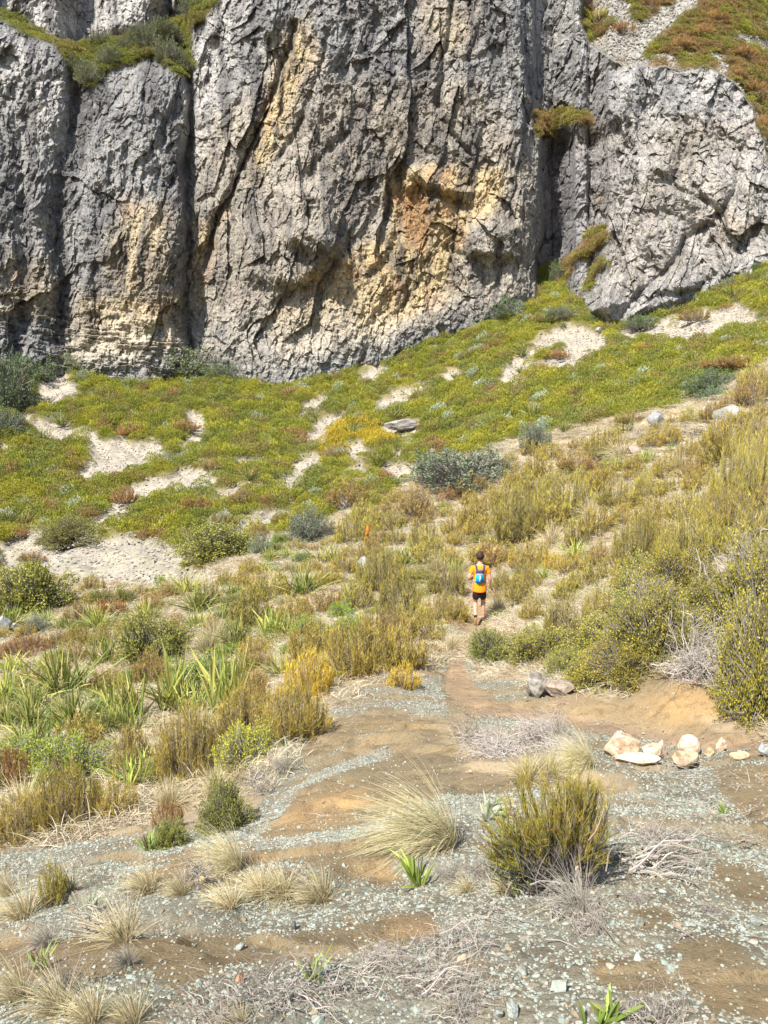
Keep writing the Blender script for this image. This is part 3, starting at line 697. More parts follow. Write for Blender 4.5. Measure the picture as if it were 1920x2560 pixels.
# --- needle-leaved shrub: a brush of upright whips clad in needles (height 1, width about 1.1)
def needle_shrub(seed, whips=90, per=24, nl=.11, nw=.012, lod=1, wide=.55, tipc=(.56,.41,.088), basec=(.27,.19,.07)):
    R = np.random.default_rng(seed); g = Geo(); s = Geo()
    n = whips
    lump = sphere_dirs(5, R, .3); 
    d = sphere_dirs(n, R, .12)
    rad = .78 + .22 * np.max(d @ lump.T, axis=1) + R.normal(size=n) * .085
    tip = d * rad[:, None] * np.array([wide, wide, 1.0]); tip[:, 2] = tip[:, 2] * .86 + .08
    root = np.stack([tip[:, 0] * .42, tip[:, 1] * .42, np.zeros(n)], 1) + R.normal(size=(n, 3)) * np.array([.03, .03, 0])
    up = np.array([0, 0, 1.0])
    t = np.linspace(0, 1, 6)
    mid = root * .35 + tip * .65; mid[:, 2] *= .72; 
    # quadratic curve: leaves the base outward and turns up
    P = ((1 - t)**2)[None, :, None] * root[:, None] + (2 * t * (1 - t))[None, :, None] * (np.stack([tip[:, 0] * 1.05, tip[:, 1] * 1.05, tip[:, 2] * .35], 1))[:, None] + (t**2)[None, :, None] * tip[:, None]
    tubes(s, P, np.linspace(.011, .003, 6)[None] * np.ones((n, 1)), (.20, .17, .14))
    tt = R.uniform(.30, 1, (n, per))
    f = tt * 5; i0 = np.minimum(f.astype(int), 4); fr = (f - i0)[..., None]
    ar = np.arange(n)[:, None]
    base = P[ar, i0] * (1 - fr) + P[ar, i0 + 1] * fr
    ax = nrm(P[ar, np.minimum(i0 + 1, 5)] - P[ar, i0])
    dr = nrm(ax + R.normal(size=(n, per, 3)) * .46 + up * .2)
    base = (base + R.normal(size=base.shape) * .012 * (1.6 if lod > 1 else 1)).reshape(-1, 3); dr = dr.reshape(-1, 3); tf = tt.reshape(-1)
    m = len(base)
    hue = R.normal(size=(n, 1, 1)) * .16
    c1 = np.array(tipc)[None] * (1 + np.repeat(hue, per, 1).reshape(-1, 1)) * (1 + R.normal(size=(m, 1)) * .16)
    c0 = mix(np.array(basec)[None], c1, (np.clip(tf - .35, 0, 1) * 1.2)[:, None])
    old = R.uniform(size=m) < .07; c1[old] = np.array([.45, .22, .09])
    blades(g, base, dr, nl * R.uniform(.7, 1.25, m), nw * lod, R.normal(size=(m, 3)) * .06, 1 if lod >= 1 else 2, np.clip(c0, .01, 1), np.clip(c1, .01, 1), R)
    return g, s
# --- leafy shrub: leaf rosettes on the tips of many twigs (height about .7, width about 1.4)
def leafy_shrub(seed, tips=260, per=11, ll=.05, lw=.03, flat=.62, col=(.24,.25,.05), col2=(.40,.38,.08), up=.35, stem=(.24,.22,.20), holes=.0):
    R = np.random.default_rng(seed); g = Geo(); s = Geo()
    d = sphere_dirs(tips, R, -.05)
    off = R.uniform(0, 50)
    rad = .62 + .30 * fbm(d[:, 0] * 1.6 + off, d[:, 1] * 1.6, d[:, 2] * 1.6, 3) * 1.6 + R.uniform(-.16, .07, tips)
    tip = d * rad[:, None]; tip[:, 2] = np.abs(tip[:, 2]) * flat / .62 * .95 + .03
    root = tip * np.array([.2, .2, 0]) + R.normal(size=(tips, 3)) * np.array([.03, .03, 0])
    t = np.linspace(0, 1, 4)
    P = root[:, None] * (1 - t)[None, :, None] + tip[:, None] * t[None, :, None] + (R.normal(size=(tips, 1, 3)) * .05) * (t * (1 - t) * 4)[None, :, None]
    tubes(s, P, np.linspace(.010, .003, 4)[None] * np.ones((tips, 1)), stem)
    n = tips * per
    ax = nrm(nrm(tip - np.array([0, 0, -.1])) + np.array([0, 0, up]))
    a = np.repeat(ax, per, 0); k = np.repeat(tip, per, 0)
    along = R.uniform(0, .10, (n, 1))
    base = k - a * along + R.normal(size=(n, 3)) * .022
    dr = nrm(a * .7 + R.normal(size=(n, 3)) * .62)
    tv = np.repeat(R.normal(size=(tips, 1)), per, 0)
    c = mix(np.array(col)[None], np.array(col2)[None], np.clip(.5 + tv * .35 + R.normal(size=(n, 1)) * .25 - along * 3, 0, 1))
    leaves(g, base, dr, ll * R.uniform(.7, 1.3, n), lw * R.uniform(.8, 1.2, n), np.clip(c * (1 + R.normal(size=(n, 1)) * .1), .01, 1), R)
    return g, s
# --- flax: sword leaves with pale edges from several fans (leaf length about 1)
def flax(seed, n=115, w=.032, green=(.19,.245,.06), yel=(.48,.46,.13), yf=.25, dead=.16):
    R = np.random.default_rng(seed); g = Geo()
    fans = R.normal(size=(6, 3)) * np.array([.13, .13, 0]); k = R.integers(0, 6, n)
    az = R.uniform(0, 2 * math.pi, n); el = np.radians(R.uniform(38, 88, n))
    d = np.stack([np.cos(az) * np.cos(el), np.sin(az) * np.cos(el), np.sin(el)], 1)
    L = R.uniform(.6, 1.08, n)
    dr = np.stack([d[:, 0] * .1, d[:, 1] * .1, -R.uniform(.02, .55, n) * np.cos(el) ** .6], 1)
    isd = R.uniform(size=n) < dead; dr[isd, 2] -= .35
    y = R.uniform(size=(n, 1)) < yf
    c = np.where(y, jit(yel, n, R), jit(green, n, R, .22)); c = np.where(isd[:, None], jit((.36,.24,.12), n, R), c)
    pf = lambda t: .55 + .75 * t - 1.28 * np.clip(t, 0, 1)**3.2 + 0 * t
    blades(g, fans[k] + R.normal(size=(n, 3)) * .02 * np.array([1, 1, 0]), d, L, w * R.uniform(.75, 1.15, n), dr, 6, c * .85, mix(c, np.array([[.45,.40,.14]]), .28), R, fold=.35, prof=pf)
    return g
# --- tussock: many thin arching blades (height about .8, width about 1.4)
def tussock(seed, n=420, w=.012, lean=(0, 0), col=(.64,.55,.34), basec=(.42,.35,.20), green=.12, gcol=(.32,.36,.12), spread=1.0, droop=.55, r0=.08):
    R = np.random.default_rng(seed); g = Geo()
    az = R.uniform(0, 2 * math.pi, n); el = np.radians(R.uniform(90 - 62 * spread, 88, n))
    d = np.stack([np.cos(az) * np.cos(el) + lean[0], np.sin(az) * np.cos(el) + lean[1], np.sin(el)], 1); d = nrm(d)
    L = R.uniform(.55, 1.12, n)
    dr = np.stack([d[:, 0] * .25 + lean[0] * .4, d[:, 1] * .25 + lean[1] * .4, -R.uniform(.15, droop * 1.35, n)], 1)
    b = np.stack([np.cos(az), np.sin(az), 0 * az], 1) * (r0 * np.sqrt(R.uniform(size=n)))[:, None] * 1.5
    c = jit(col, n, R, .15, .03); gi = R.uniform(size=n) < green; c[gi] = jit(gcol, int(gi.sum()), R)
    blades(g, b, d, L, w, dr, 4, jit(basec, n, R, .2), c, R)
    return g
def sprawl(seed, n=80, w=.02, L=.55, col=(.52,.44,.27), r=.5, h=.5, droop=.55):     # flopped dry grass
    R = np.random.default_rng(seed); g = Geo()
    a = R.uniform(0, 6.28, n); q = np.sqrt(R.uniform(size=n)) * r
    b = np.stack([np.cos(a) * q, np.sin(a) * q, 0 * a - .02], 1)
    flow = nrm(R.normal(size=3) * np.array([1, 1, 0]))
    d = nrm(R.normal(size=(n, 3)) * np.array([.7, .7, .25]) + flow * .5 + np.array([0, 0, h * 1.6]))
    dr = np.stack([d[:, 0] * .4, d[:, 1] * .4, -R.uniform(.3, droop * 1.6, n)], 1)
    c = jit(col, n, R, .2, .04)
    blades(g, b, d, L * R.uniform(.6, 1.2, n), w, dr, 3, c * .6, c, R)
    return g
# --- low leafy cushion for the mat scrub (radius about .5)
def cushion(seed, n=430, col=(.17,.20,.02), col2=(.30,.30,.035), h=.36, ll=.062):
    R = np.random.default_rng(seed); g = Geo()
    a = R.uniform(0, 6.28, n); q = np.sqrt(R.uniform(size=n)) * .55
    x, y = np.cos(a) * q, np.sin(a) * q
    z = h * (1 - (q / .62)**2) * (.75 + .5 * fbm(x * 5 + seed, y * 5, 0, 2)) - R.uniform(0, .06, n)
    b = np.stack([x, y, z], 1); d = nrm(np.stack([x, y, 0 * x + .5], 1) + R.normal(size=(n, 3)) * .5)
    c = mix(np.array(col)[None], np.array(col2)[None], np.clip(R.normal(size=(n, 1)) * .25 + .45 + (z[:, None] / h - .6) * .5, 0, 1))
    leaves(g, b, d, ll * R.uniform(.7, 1.3, n), ll * .6, c, R)
    return g
# --- a heap of dead branches (width about 1.5)
def dead_branches(seed, n=46, h=.22, r=.011, L=.8, col=(.36,.315,.265), flow=None, seg=8, crook=.3):
    R = np.random.default_rng(seed); g = Geo()
    st = R.normal(size=(n, 3)) * np.array([.22, .22, 0]); st[:, 2] = R.uniform(0, h, n) * .6
    a = R.uniform(0, 6.28, n) if flow is None else R.normal(flow, .45, n)
    d = np.stack([np.cos(a), np.sin(a), R.uniform(-.15, .45, n)], 1)
    P = [st]; ll = L * R.uniform(.4, 1.15, n) / seg
    for k in range(seg):
        d = nrm(d + R.normal(size=(n, 3)) * crook * np.array([1, 1, .7]) + np.array([0, 0, -.05]))
        q = P[-1] + d * ll[:, None]; q[:, 2] = np.clip(q[:, 2], .01, 1.5 * h); P.append(q)
    P = np.stack(P, 1); rr = r * R.uniform(.35, 1.3, (n, 1)) * np.linspace(1, .25, seg + 1)[None]
    tubes(g, P, rr, jit(col, n, R, .2, .03), 4)
    # side twigs
    for s_ in range(3):
        k = R.integers(2, seg, n); o = P[np.arange(n), k]; d2 = nrm(R.normal(size=(n, 3)) * np.array([1, 1, .5]) + nrm(P[:, -1] - P[:, 0]) * .8)
        t = np.linspace(0, 1, 4)[None, :, None]
        T_ = o[:, None] + d2[:, None] * t * L * .3 + R.normal(size=(n, 1, 3)) * .05 * t * t
        T_[..., 2] = np.clip(T_[..., 2], .01, None)
        tubes(g, T_, r * .3 * np.ones((n, 4)) * np.array([1, .8, .6, .3])[None], jit(col, n, R, .2, .03), 3)
    return g
def pebble(seed, flat=.6, sub=1):
    import bmesh
    R = np.random.default_rng(seed); bm = bmesh.new(); bmesh.ops.create_icosphere(bm, subdivisions=sub, radius=1)
    V = np.array([v.co for v in bm.verts]); Fc = np.array([[v.index for v in f.verts] for f in bm.faces]); bm.free()
    pl = nrm(R.normal(size=(9, 3))); dd = R.uniform(.5, .85, 9)
    for p, q in zip(pl, dd):
        s = V @ p; V = V - np.maximum(s - q, 0)[:, None] * p
    V *= np.array([1, R.uniform(.6, .95), flat * R.uniform(.7, 1.1)])
    return V, Fc
def boulder_mesh(name, seed, dims, cols, mat, sub=4, cuts=14, rough=.02, lo=.55):
    import bmesh
    R = np.random.default_rng(seed); bm = bmesh.new(); bmesh.ops.create_icosphere(bm, subdivisions=sub, radius=1)
    V = np.array([v.co for v in bm.verts]); Fc = np.array([[v.index for v in f.verts] for f in bm.faces]); bm.free()
    pl = nrm(R.normal(size=(cuts, 3))); dd = R.uniform(lo, .88, cuts)
    for p, q in zip(pl, dd):
        s = V @ p; V = V - np.maximum(s - q, 0)[:, None] * p
    V = V + nrm(V) * (fbm(V[:, 0] * 2 + seed, V[:, 1] * 2, V[:, 2] * 2, 4) * rough * 4)[:, None]
    V[:, 2] -= V[:, 2].min(); hi = np.abs(V).max(0)
    V = V / np.array([hi[0], hi[1], V[:, 2].max()]) * np.array([dims[0] / 2, dims[1] / 2, dims[2]])
    k = sm(-.3, .35, fbm(V[:, 0] / dims[0] * 5 + seed, V[:, 1] / dims[0] * 5, V[:, 2] / dims[0] * 5, 4))[:, None]
    return new_mesh(name, V, [Fc], mix(np.array(cols[0])[None], np.array(cols[1])[None], k), mat, False)

# ------------------------------------------------------------------ scattered stuff: one object each, instancing small meshes with geometry nodes
def scatter(name, label, protos, P, rot, scl, idx, cat=None):
    col = bpy.data.collections.new(name + '_sources')
    for i, me in enumerate(protos):
        o = bpy.data.objects.new('%s_source_%02d' % (name, i), me); col.objects.link(o)
    me = bpy.data.meshes.new(name); me.vertices.add(len(P)); me.vertices.foreach_set('co', np.asarray(P, np.float32).ravel())
    for nm, ty, key, val in (('rot', 'FLOAT_VECTOR', 'vector', rot), ('scl', 'FLOAT_VECTOR', 'vector', scl), ('idx', 'INT', 'value', idx)):
        a = me.attributes.new(nm, ty, 'POINT'); a.data.foreach_set(key, np.asarray(val, np.int32 if ty == 'INT' else np.float32).ravel())
    for p in protos:
        for m in p.materials:
            if m.name not in me.materials: me.materials.append(m)
    ng = bpy.data.node_groups.new(name, 'GeometryNodeTree')
    ng.interface.new_socket('Geometry', in_out='INPUT', socket_type='NodeSocketGeometry')
    ng.interface.new_socket('Geometry', in_out='OUTPUT', socket_type='NodeSocketGeometry')
    gi = ng.nodes.new('NodeGroupInput'); go = ng.nodes.new('NodeGroupOutput')
    ip = ng.nodes.new('GeometryNodeInstanceOnPoints'); ci = ng.nodes.new('GeometryNodeCollectionInfo')
    ci.inputs['Collection'].default_value = col; ci.inputs['Separate Children'].default_value = True; ci.inputs['Reset Children'].default_value = True
    ip.inputs['Pick Instance'].default_value = True
    def na(n_, ty):
        a = ng.nodes.new('GeometryNodeInputNamedAttribute'); a.data_type = ty; a.inputs['Name'].default_value = n_; return a.outputs['Attribute']
    ng.links.new(gi.outputs[0], ip.inputs['Points']); ng.links.new(ci.outputs[0], ip.inputs['Instance'])
    e2r = ng.nodes.new('FunctionNodeEulerToRotation'); ng.links.new(na('rot', 'FLOAT_VECTOR'), e2r.inputs[0])
    ng.links.new(e2r.outputs[0], ip.inputs['Rotation']); ng.links.new(na('scl', 'FLOAT_VECTOR'), ip.inputs['Scale']); ng.links.new(na('idx', 'INT'), ip.inputs['Instance Index'])
    ng.links.new(ip.outputs[0], go.inputs[0])
    o = link(name, me); md = o.modifiers.new('scatter', 'NODES'); md.node_group = ng
    return tag(o, label, cat or name.replace('_', ' '), kind='stuff')
def band(n, r0, r1, p=1.0, ph=.60, R=rng):
    """random points on the land between two distances, even per area when p = 1"""
    r = np.sqrt(R.uniform(r0**2, r1**2, n)) if p == 1 else np.exp(R.uniform(math.log(r0), math.log(r1), n))
    a = R.uniform(-ph, ph, n); x = r * np.sin(a); y = r * np.cos(a)
    return x, y, land(x, y)
# ------------------------------------------------------------------ mat scrub, dry grass, gravel, litter
def keepers(n, r0, r1, fn, p=1.0, seed=1):
    R = np.random.default_rng(seed)
    x, y, z = band(n, r0, r1, p, .60, R); Z = zones(x, y, z)
    k = (R.uniform(size=n) < fn(Z, x, y)) & (Z['u'] > -120) & (Z['u'] < 2040) & (Z['v'] < 2700)
    return x[k], y[k], z[k], {a: b[k] for a, b in Z.items()}, R
def rotz(n, R, tilt=.15): return np.stack([R.normal(size=n) * tilt, R.normal(size=n) * tilt, R.uniform(0, 6.28, n)], 1)

# mat scrub on the green slope: green, yellow-green, olive, rusty
pro = [cushion(i, col=tuple(t * 1.25 for t in c), col2=tuple(t * 1.25 for t in c2)).mesh('cushion', M_leaf) for i, (c, c2) in enumerate([
    ((.18,.19,.03),(.31,.31,.05)), ((.14,.155,.035),(.24,.255,.06)), ((.22,.215,.03),(.385,.35,.045)), ((.17,.15,.045),(.28,.235,.07)), ((.22,.145,.06),(.32,.21,.09)), ((.32,.25,.03),(.50,.38,.04)), ((.30,.33,.22),(.42,.46,.34))])]
def mat_idx(x, y, R, Z):
    n = len(x); a = fbm(x / 3.2, y / 3.2, 51, 4); b = fbm(x / 2.2, y / 2.2, 71, 4)
    i = np.where(a > .12, 2, np.where(a > -.15, 0, 1)); i = np.where(b > .20, 3, i); i = np.where(b < -.32, 4, i)
    gold = mask_poly(Z['u'] + 30 * b.astype(np.float32), Z['v'] + 10 * a.astype(np.float32), [(780,1090),(820,1060),(930,1055),(990,1090),(960,1120),(860,1135),(800,1130)], 8)
    i = np.where((gold > .5) & (R.uniform(size=n) < .8), 5, i)
    i = np.where(R.uniform(size=n) < .08, R.integers(0, 4, n), i)
    pale = sm(.22, .40, fbm(x / 1.1, y / 1.1, 91, 3))
    return np.where(R.uniform(size=n) < pale * .55, 6, i)
x, y, z, Z, R = keepers(90000, 19, 82, lambda Z, x, y: Z['green'] * (Z['scree'] < .4) * (1 - .75 * Z['edge']) * (1 - Z['bare']) * sm(-.42, -.08, fbm(x / 1.5, y / 1.5, 41, 3)) * .9 , seed=11)
s = (.45 + .9 * R.uniform(size=len(x))**2) * mix(.75, 1.0, sm(25, 60, Z['r']))
scatter('mat_scrub', 'low mats of yellow green scrub covering the slope under the cliff', pro, np.stack([x, y, z - .03], 1), rotz(len(x), R), np.stack([s, s, s * R.uniform(.8, 2.2, len(x))], 1), mat_idx(x, y, R, Z))
# sparse mats in the nearer zone
pro2 = [cushion(20 + i, n=420, col=c, col2=c2, h=.3, ll=.05).mesh('cushion', M_leaf) for i, (c, c2) in enumerate([((.22,.22,.04),(.36,.34,.08)), ((.30,.20,.08),(.40,.27,.12)), ((.32,.34,.21),(.46,.48,.33)), ((.17,.21,.04),(.28,.32,.06))])]
x, y, z, Z, R = keepers(9000, 7, 40, lambda Z, x, y: (1 - Z['green']) * (1 - Z['bare']) * (Z['path'] < .2) * (Z['scree'] < .3) * sm(-.05, .35, fbm(x / 2.2, y / 2.2, 141, 3)) * .8, seed=12)
s = R.uniform(.25, .75, len(x)); q = fbm(x / 1.5, y / 1.5, 55, 3)
scatter('low_herbs', 'low herb cushions between the shrubs', pro2, np.stack([x, y, z - .02], 1), rotz(len(x), R), np.stack([s, s, s], 1), np.where(q > .15, 2, np.where(q < -.2, 1, np.where(R.uniform(size=len(x)) < .4, 3, 0))))
# dry grass lying between the shrubs
pg = [sprawl(i, 90, .016, .5, c).mesh('sprawl', M_grass) for i, c in enumerate([(.70,.61,.43), (.64,.54,.37), (.72,.65,.48), (.52,.40,.26), (.50,.48,.25), (.52,.47,.41)])]
x, y, z, Z, R = keepers(60000, 6, 52, lambda Z, x, y: np.where(Z['green'] > .5, .05, 1.0) * (1 - Z['bare']) * (Z['path'] < .2) * (Z['scree'] < .5) * sm(-.75, -.2, fbm(x / 1.3, y / 1.3, 61, 3)) * np.clip(15 / Z['r'], .35, 1) * .8, seed=13)
s = R.uniform(.35, .85, len(x)) * mix(.7, 1.25, sm(10, 40, Z['r'])); q = fbm(x / 2.5, y / 2.5, 65, 3)
scatter('dry_grass', 'pale dry grass lying between the shrubs', pg, np.stack([x, y, z], 1), rotz(len(x), R, .1), np.stack([s, s, s], 1), np.clip(np.round(1.2 + q * 3 + R.normal(size=len(x)) * 1.2), 0, 5).astype(int))
# gravel
def pebs(seed, n, cols, sub=1):
    out = []
    for i in range(n):
        V, Fc = pebble(seed + i, .55, sub); R = np.random.default_rng(seed + i)
        out.append(new_mesh('pebble', V, [Fc], np.broadcast_to(np.array(cols[i % len(cols)]), (len(V), 3)) * R.uniform(.62, .86), M_stone))
    return out
gc = [(.36,.395,.335), (.30,.335,.28), (.41,.43,.365), (.26,.28,.225), (.34,.365,.305), (.42,.37,.29), (.34,.395,.35), (.32,.25,.16)]
pp = pebs(100, 8, gc)
def gprob(Z, x, y):
    g = gravelness(Z, x, y); n = fbm(x / .45, y / .45, 81, 3)
    return np.clip(g * (.35 + .65 * sm(-.4, .3, n)) + .018 * Z['bare'] + .9 * Z['line'], 0, 1)
P = []; S = []; I = []; RT = []
for (n, r0, r1, s0, s1, sd) in ((150000, 1.6, 5, .004, .011, 1), (7000, 1.6, 6, .009, .020, 2), (110000, 4, 9, .006, .015, 3), (80000, 8, 15, .009, .021, 4), (500, 1.8, 9, .020, .034, 5), (6000, 4, 15, .014, .026, 6)):
    x, y, z, Z, R = keepers(n, r0, r1, gprob, 1.0, 200 + sd)
    k = len(x); s = s0 + (s1 - s0) * R.uniform(size=k)**2.2
    P.append(np.stack([x, y, z + s * .15], 1)); S.append(np.stack([s, s, s], 1)); I.append(R.integers(0, 8, k)); RT.append(rotz(k, R, .35))
scatter('gravel', 'loose grey green gravel on the bare slope', pp, np.concatenate(P), np.concatenate(RT), np.concatenate(S), np.concatenate(I))
# pale stones on the scree fans
pp2 = pebs(140, 5, [(.42,.38,.31), (.35,.32,.27), (.47,.43,.35), (.29,.27,.24), (.40,.38,.34)])
x, y, z, Z, R = keepers(60000, 26, 82, lambda Z, x, y: (Z['scree'] > .3) * .8 + .02, seed=15)
s = .03 + .09 * R.uniform(size=len(x))**2
scatter('scree_stones', 'pale stones lying on the scree fans', pp2, np.stack([x, y, z - .0], 1), rotz(len(x), R, .3), np.stack([s, s, s], 1), R.integers(0, 5, len(x)))
# twig litter on the bare slope
pl = [dead_branches(300 + i, 10, .04, .004, .30, c, seg=4).mesh('litter', M_wood) for i, c in enumerate([(.34,.29,.24), (.27,.21,.16), (.40,.35,.31)])]
x, y, z, Z, R = keepers(6000, 1.8, 14, lambda Z, x, y: Z['bare'] * (1 - Z['path']) * (sm(.1, .45, fbm(x / .9, y / .9, 101, 3)) * .35 + .01), seed=16)
s = R.uniform(.35, .9, len(x))
scatter('twig_litter', 'thin dead twigs littering the gravel', pl, np.stack([x, y, z], 1), rotz(len(x), R, .05), np.stack([s, s, s * .7], 1), R.integers(0, 3, len(x)))
# scrub and rubble on the ledges and the slope above the cliff
def on_cliff(n, seed, fn):
    R = np.random.default_rng(seed); U, V = CL['U'], CL['V']
    rr = np.where((CL['vrow'] > -40) & (CL['vrow'] < 760))[0]; cc = np.where((CL['us'] > -30) & (CL['us'] < 1950))[0]
    i = R.integers(rr[0], rr[-1], n); j = R.integers(cc[0], cc[-1], n)
    k = R.uniform(size=n) < fn(i, j); i, j = i[k], j[k]
    return np.stack([CL['X'][i, j], CL['Y'][i, j], CL['Z'][i, j]], 1), i, j, R
Pc, i, j, R = on_cliff(60000, 21, lambda i, j: np.clip(CL['led'][i, j] * .9 + CL['hill'][i, j] * .8, 0, 1) * (CL['rub'][i, j] < .4))
n3 = fbm(Pc[:, 0] / 3.5, Pc[:, 2] / 2.5, 17, 4); n4 = fbm(Pc[:, 0] / 1.8, Pc[:, 2] / 1.8, 27, 3)
ii = np.where(n4 > .1, 0, 3); ii = np.where(n3 > .0, 4, ii); ii = np.where(R.uniform(size=len(ii)) < .2, R.integers(0, 5, len(ii)), ii); ii = np.where((ii == 4) & (CL['U'][i, j] < 600), 1, ii)
s = R.uniform(.6, 1.5, len(ii))
scatter('ledge_scrub', 'green and rusty scrub on the ledges and slope above the cliff', pro, Pc, rotz(len(ii), R, .3), np.stack([s, s, s * 1.2], 1), ii)
Pc, i, j, R = on_cliff(50000, 22, lambda i, j: (CL['rub'][i, j] > .3) * (CL['hill'][i, j] > .5) * 1.0)
s = R.uniform(.08, .30, len(Pc))
scatter('rubble', 'grey rubble chute above the right end of the cliff', pp2, Pc, rotz(len(Pc), R, .5), np.stack([s, s, s], 1), R.integers(0, 5, len(Pc)))
# ------------------------------------------------------------------ single plants, stones, dead wood
REG = []                                     # (object, noun, photo u, photo v) for the labels
def geo_pair(gs):
    g, s = gs
    V = np.concatenate(g.V); bb = (np.percentile(V, 3, 0), np.percentile(V, 97, 0))
    return g.mesh('foliage', M_leaf), s.mesh('stems', M_wood), (max(bb[1][0] - bb[0][0], bb[1][1] - bb[0][1]) * .96, bb[1][2])
def geo_one(g, name, mat):
    V = np.concatenate(g.V); lo, hi = np.percentile(V, 2, 0), np.percentile(V, 98, 0)
    return g.mesh(name, mat), None, (max(hi[0] - lo[0], hi[1] - lo[1]), hi[2])
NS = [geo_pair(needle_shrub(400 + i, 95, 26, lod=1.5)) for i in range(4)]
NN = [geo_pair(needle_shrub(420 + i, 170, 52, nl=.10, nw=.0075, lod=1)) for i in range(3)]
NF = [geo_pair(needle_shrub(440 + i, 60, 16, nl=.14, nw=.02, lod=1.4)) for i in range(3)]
LS = [geo_pair(leafy_shrub(500 + i, 800, 12, .032, .020, stem=(.2,.18,.15))) for i in range(3)]
LN = [geo_pair(leafy_shrub(520 + i, 620, 13, .036, .02, col=(.22,.25,.035), col2=(.38,.40,.06))) for i in range(2)]
LG = [geo_pair(leafy_shrub(540 + i, 330, 12, .05, .02, col=(.15,.18,.11), col2=(.28,.31,.20), up=.1)) for i in range(2)]
LD = [geo_pair(leafy_shrub(560 + i, 1800, 12, .025, .016, col=(.22,.21,.035), col2=(.46,.39,.07), up=.2, stem=(.24,.21,.18))) for i in range(2)]
FX = [geo_one(flax(600 + i), 'leaves', M_leaf) for i in range(4)]
FY = [geo_one(flax(620 + i, 85, .037, (.28,.34,.08), (.54,.50,.13), .5, .1), 'leaves', M_leaf) for i in range(3)]
FF = [geo_one(flax(640 + i, 60, .045, (.16,.20,.05), (.32,.33,.10), .2, .2), 'leaves', M_leaf) for i in range(3)]
TS = [geo_one(tussock(700 + i), 'blades', M_grass) for i in range(3)]
TL = [geo_one(tussock(720 + i, 1100, .0075, lean=(-.75, .05), droop=.75, green=.22, col=(.74,.65,.40), basec=(.50,.44,.26)), 'blades', M_grass) for i in range(2)]
TG = [geo_one(tussock(740 + i, 330, .010, lean=(-.25, -.1), droop=.95, green=.05, col=(.46,.42,.35), basec=(.30,.27,.22), gcol=(.30,.28,.12)), 'blades', M_grass) for i in range(2)]
TR = [geo_one(tussock(760 + i, 300, .012, lean=(-.3, 0), droop=.55, spread=1.0, green=.1, col=(.64,.55,.33)), 'blades', M_grass) for i in range(3)]
DM = [geo_one(dead_branches(830 + i, 190, .30, .007, .62, (.43,.385,.34), crook=.35), 'branches', M_wood) for i in range(2)]
DB = [geo_one(dead_branches(800 + i), 'branches', M_wood) for i in range(3)]
DT = [geo_one(dead_branches(820 + i, 90, .16, .006, .6, (.31,.27,.23)), 'branches', M_wood) for i in range(2)]
DF = [geo_one(dead_branches(840 + i, 40, .16, .010, 1.0, (.38,.34,.29), flow=(2.9, 0.1)[i], crook=.16), 'branches', M_wood) for i in range(2)]

def depth_of(p): return p[1] * CP - p[2] * SP
KINDS = {   # kind: (prototypes, object name, category, near prototypes and the size in photo pixels from which they are used)
 'needle': (NS, 'needle_shrub', 'shrub'), 'leafy': (LS, 'leafy_shrub', 'shrub'), 'greygreen': (LG, 'leafy_shrub', 'shrub'),
 'dark': (LD, 'leafy_shrub', 'shrub'), 'bright': (LN, 'leafy_shrub', 'shrub'), 'flax': (FX, 'flax', 'flax'), 'yflax': (FY, 'flax', 'flax'), 'fflax': (FF, 'flax', 'flax'),
 'tussock': (TS, 'tussock', 'tussock'), 'swept': (TL, 'tussock', 'tussock'), 'greytuss': (TG, 'tussock', 'tussock'), 'straw': (TR, 'tussock', 'tussock'),
 'dead': (DB, 'dead_branches', 'dead branches'), 'twigs': (DT, 'dead_branches', 'dead branches'), 'deadflow': (DF, 'dead_branches', 'dead branches'), 'deadmass': (DM, 'dead_branches', 'dead branches')}
GROUP = {'shrub': 'shrubs scattered over the hillside', 'flax': 'flax clumps scattered over the hillside', 'tussock': 'tussocks of grass on the slope', 'dead branches': 'heaps of dead branches'}
PR = np.random.default_rng(99); PLACED = []
def plant(kind, u, v, w, h, tint=(1, 1, 1), noun=None, var=None, rz=None, sink=.02, label=None):
    protos, name, cat = KINDS[kind]
    if kind == 'needle' and w > 120: protos = NN
    elif kind == 'needle' and w < 50: protos = NF
    i = PR.integers(0, len(protos)) if var is None else var % len(protos)
    m1, m2, (bw, bh) = protos[i]
    p = at(u, v - .10 * h); d = depth_of(p); q = {'needle': (.92, .90), 'straw': (1.4, 1.05), 'tussock': (1.25, 1.25), 'greytuss': (1.2, 1.2), 'swept': (1.15, 1.15), 'flax': (1.4, 1.15), 'yflax': (1.35, 1.15)}.get(kind, (1.05, 1.1)); W_, H_ = w * q[0] * d / F, h * q[1] * d / F
    if kind in ('swept', 'greytuss', 'straw', 'deadflow') and rz is None: rz = PR.normal() * .3
    rz = PR.uniform(0, 6.28) if rz is None else rz
    sc = (W_ / bw, W_ / bw, H_ / bh)
    loc = (p[0], p[1], p[2] - sink * H_)
    tint = tuple(float(t) for t in tint) + (1.0,)
    if m2 is None:
        o = link(name, m1, None, loc, rz, sc); o.color = tint
    else:
        o = link(name, None, None, loc, rz, sc)
        a = link('foliage', m1, o); a.color = tint
        if w > 34: link('stems', m2, o)
    tag(o, label, cat, GROUP[cat])
    if label is None: REG.append((o, noun or cat, u, v - h * .5))
    PLACED.append((u, v - h * .4, w))
    return o
G, OL, RU, YE, BR, YO = (.98, 1.05, .95), (.82, .95, .95), (.85, .66, .9), (1.5, 1.5, .7), (.82, .80, 1.0), (.95, 1.12, .9)
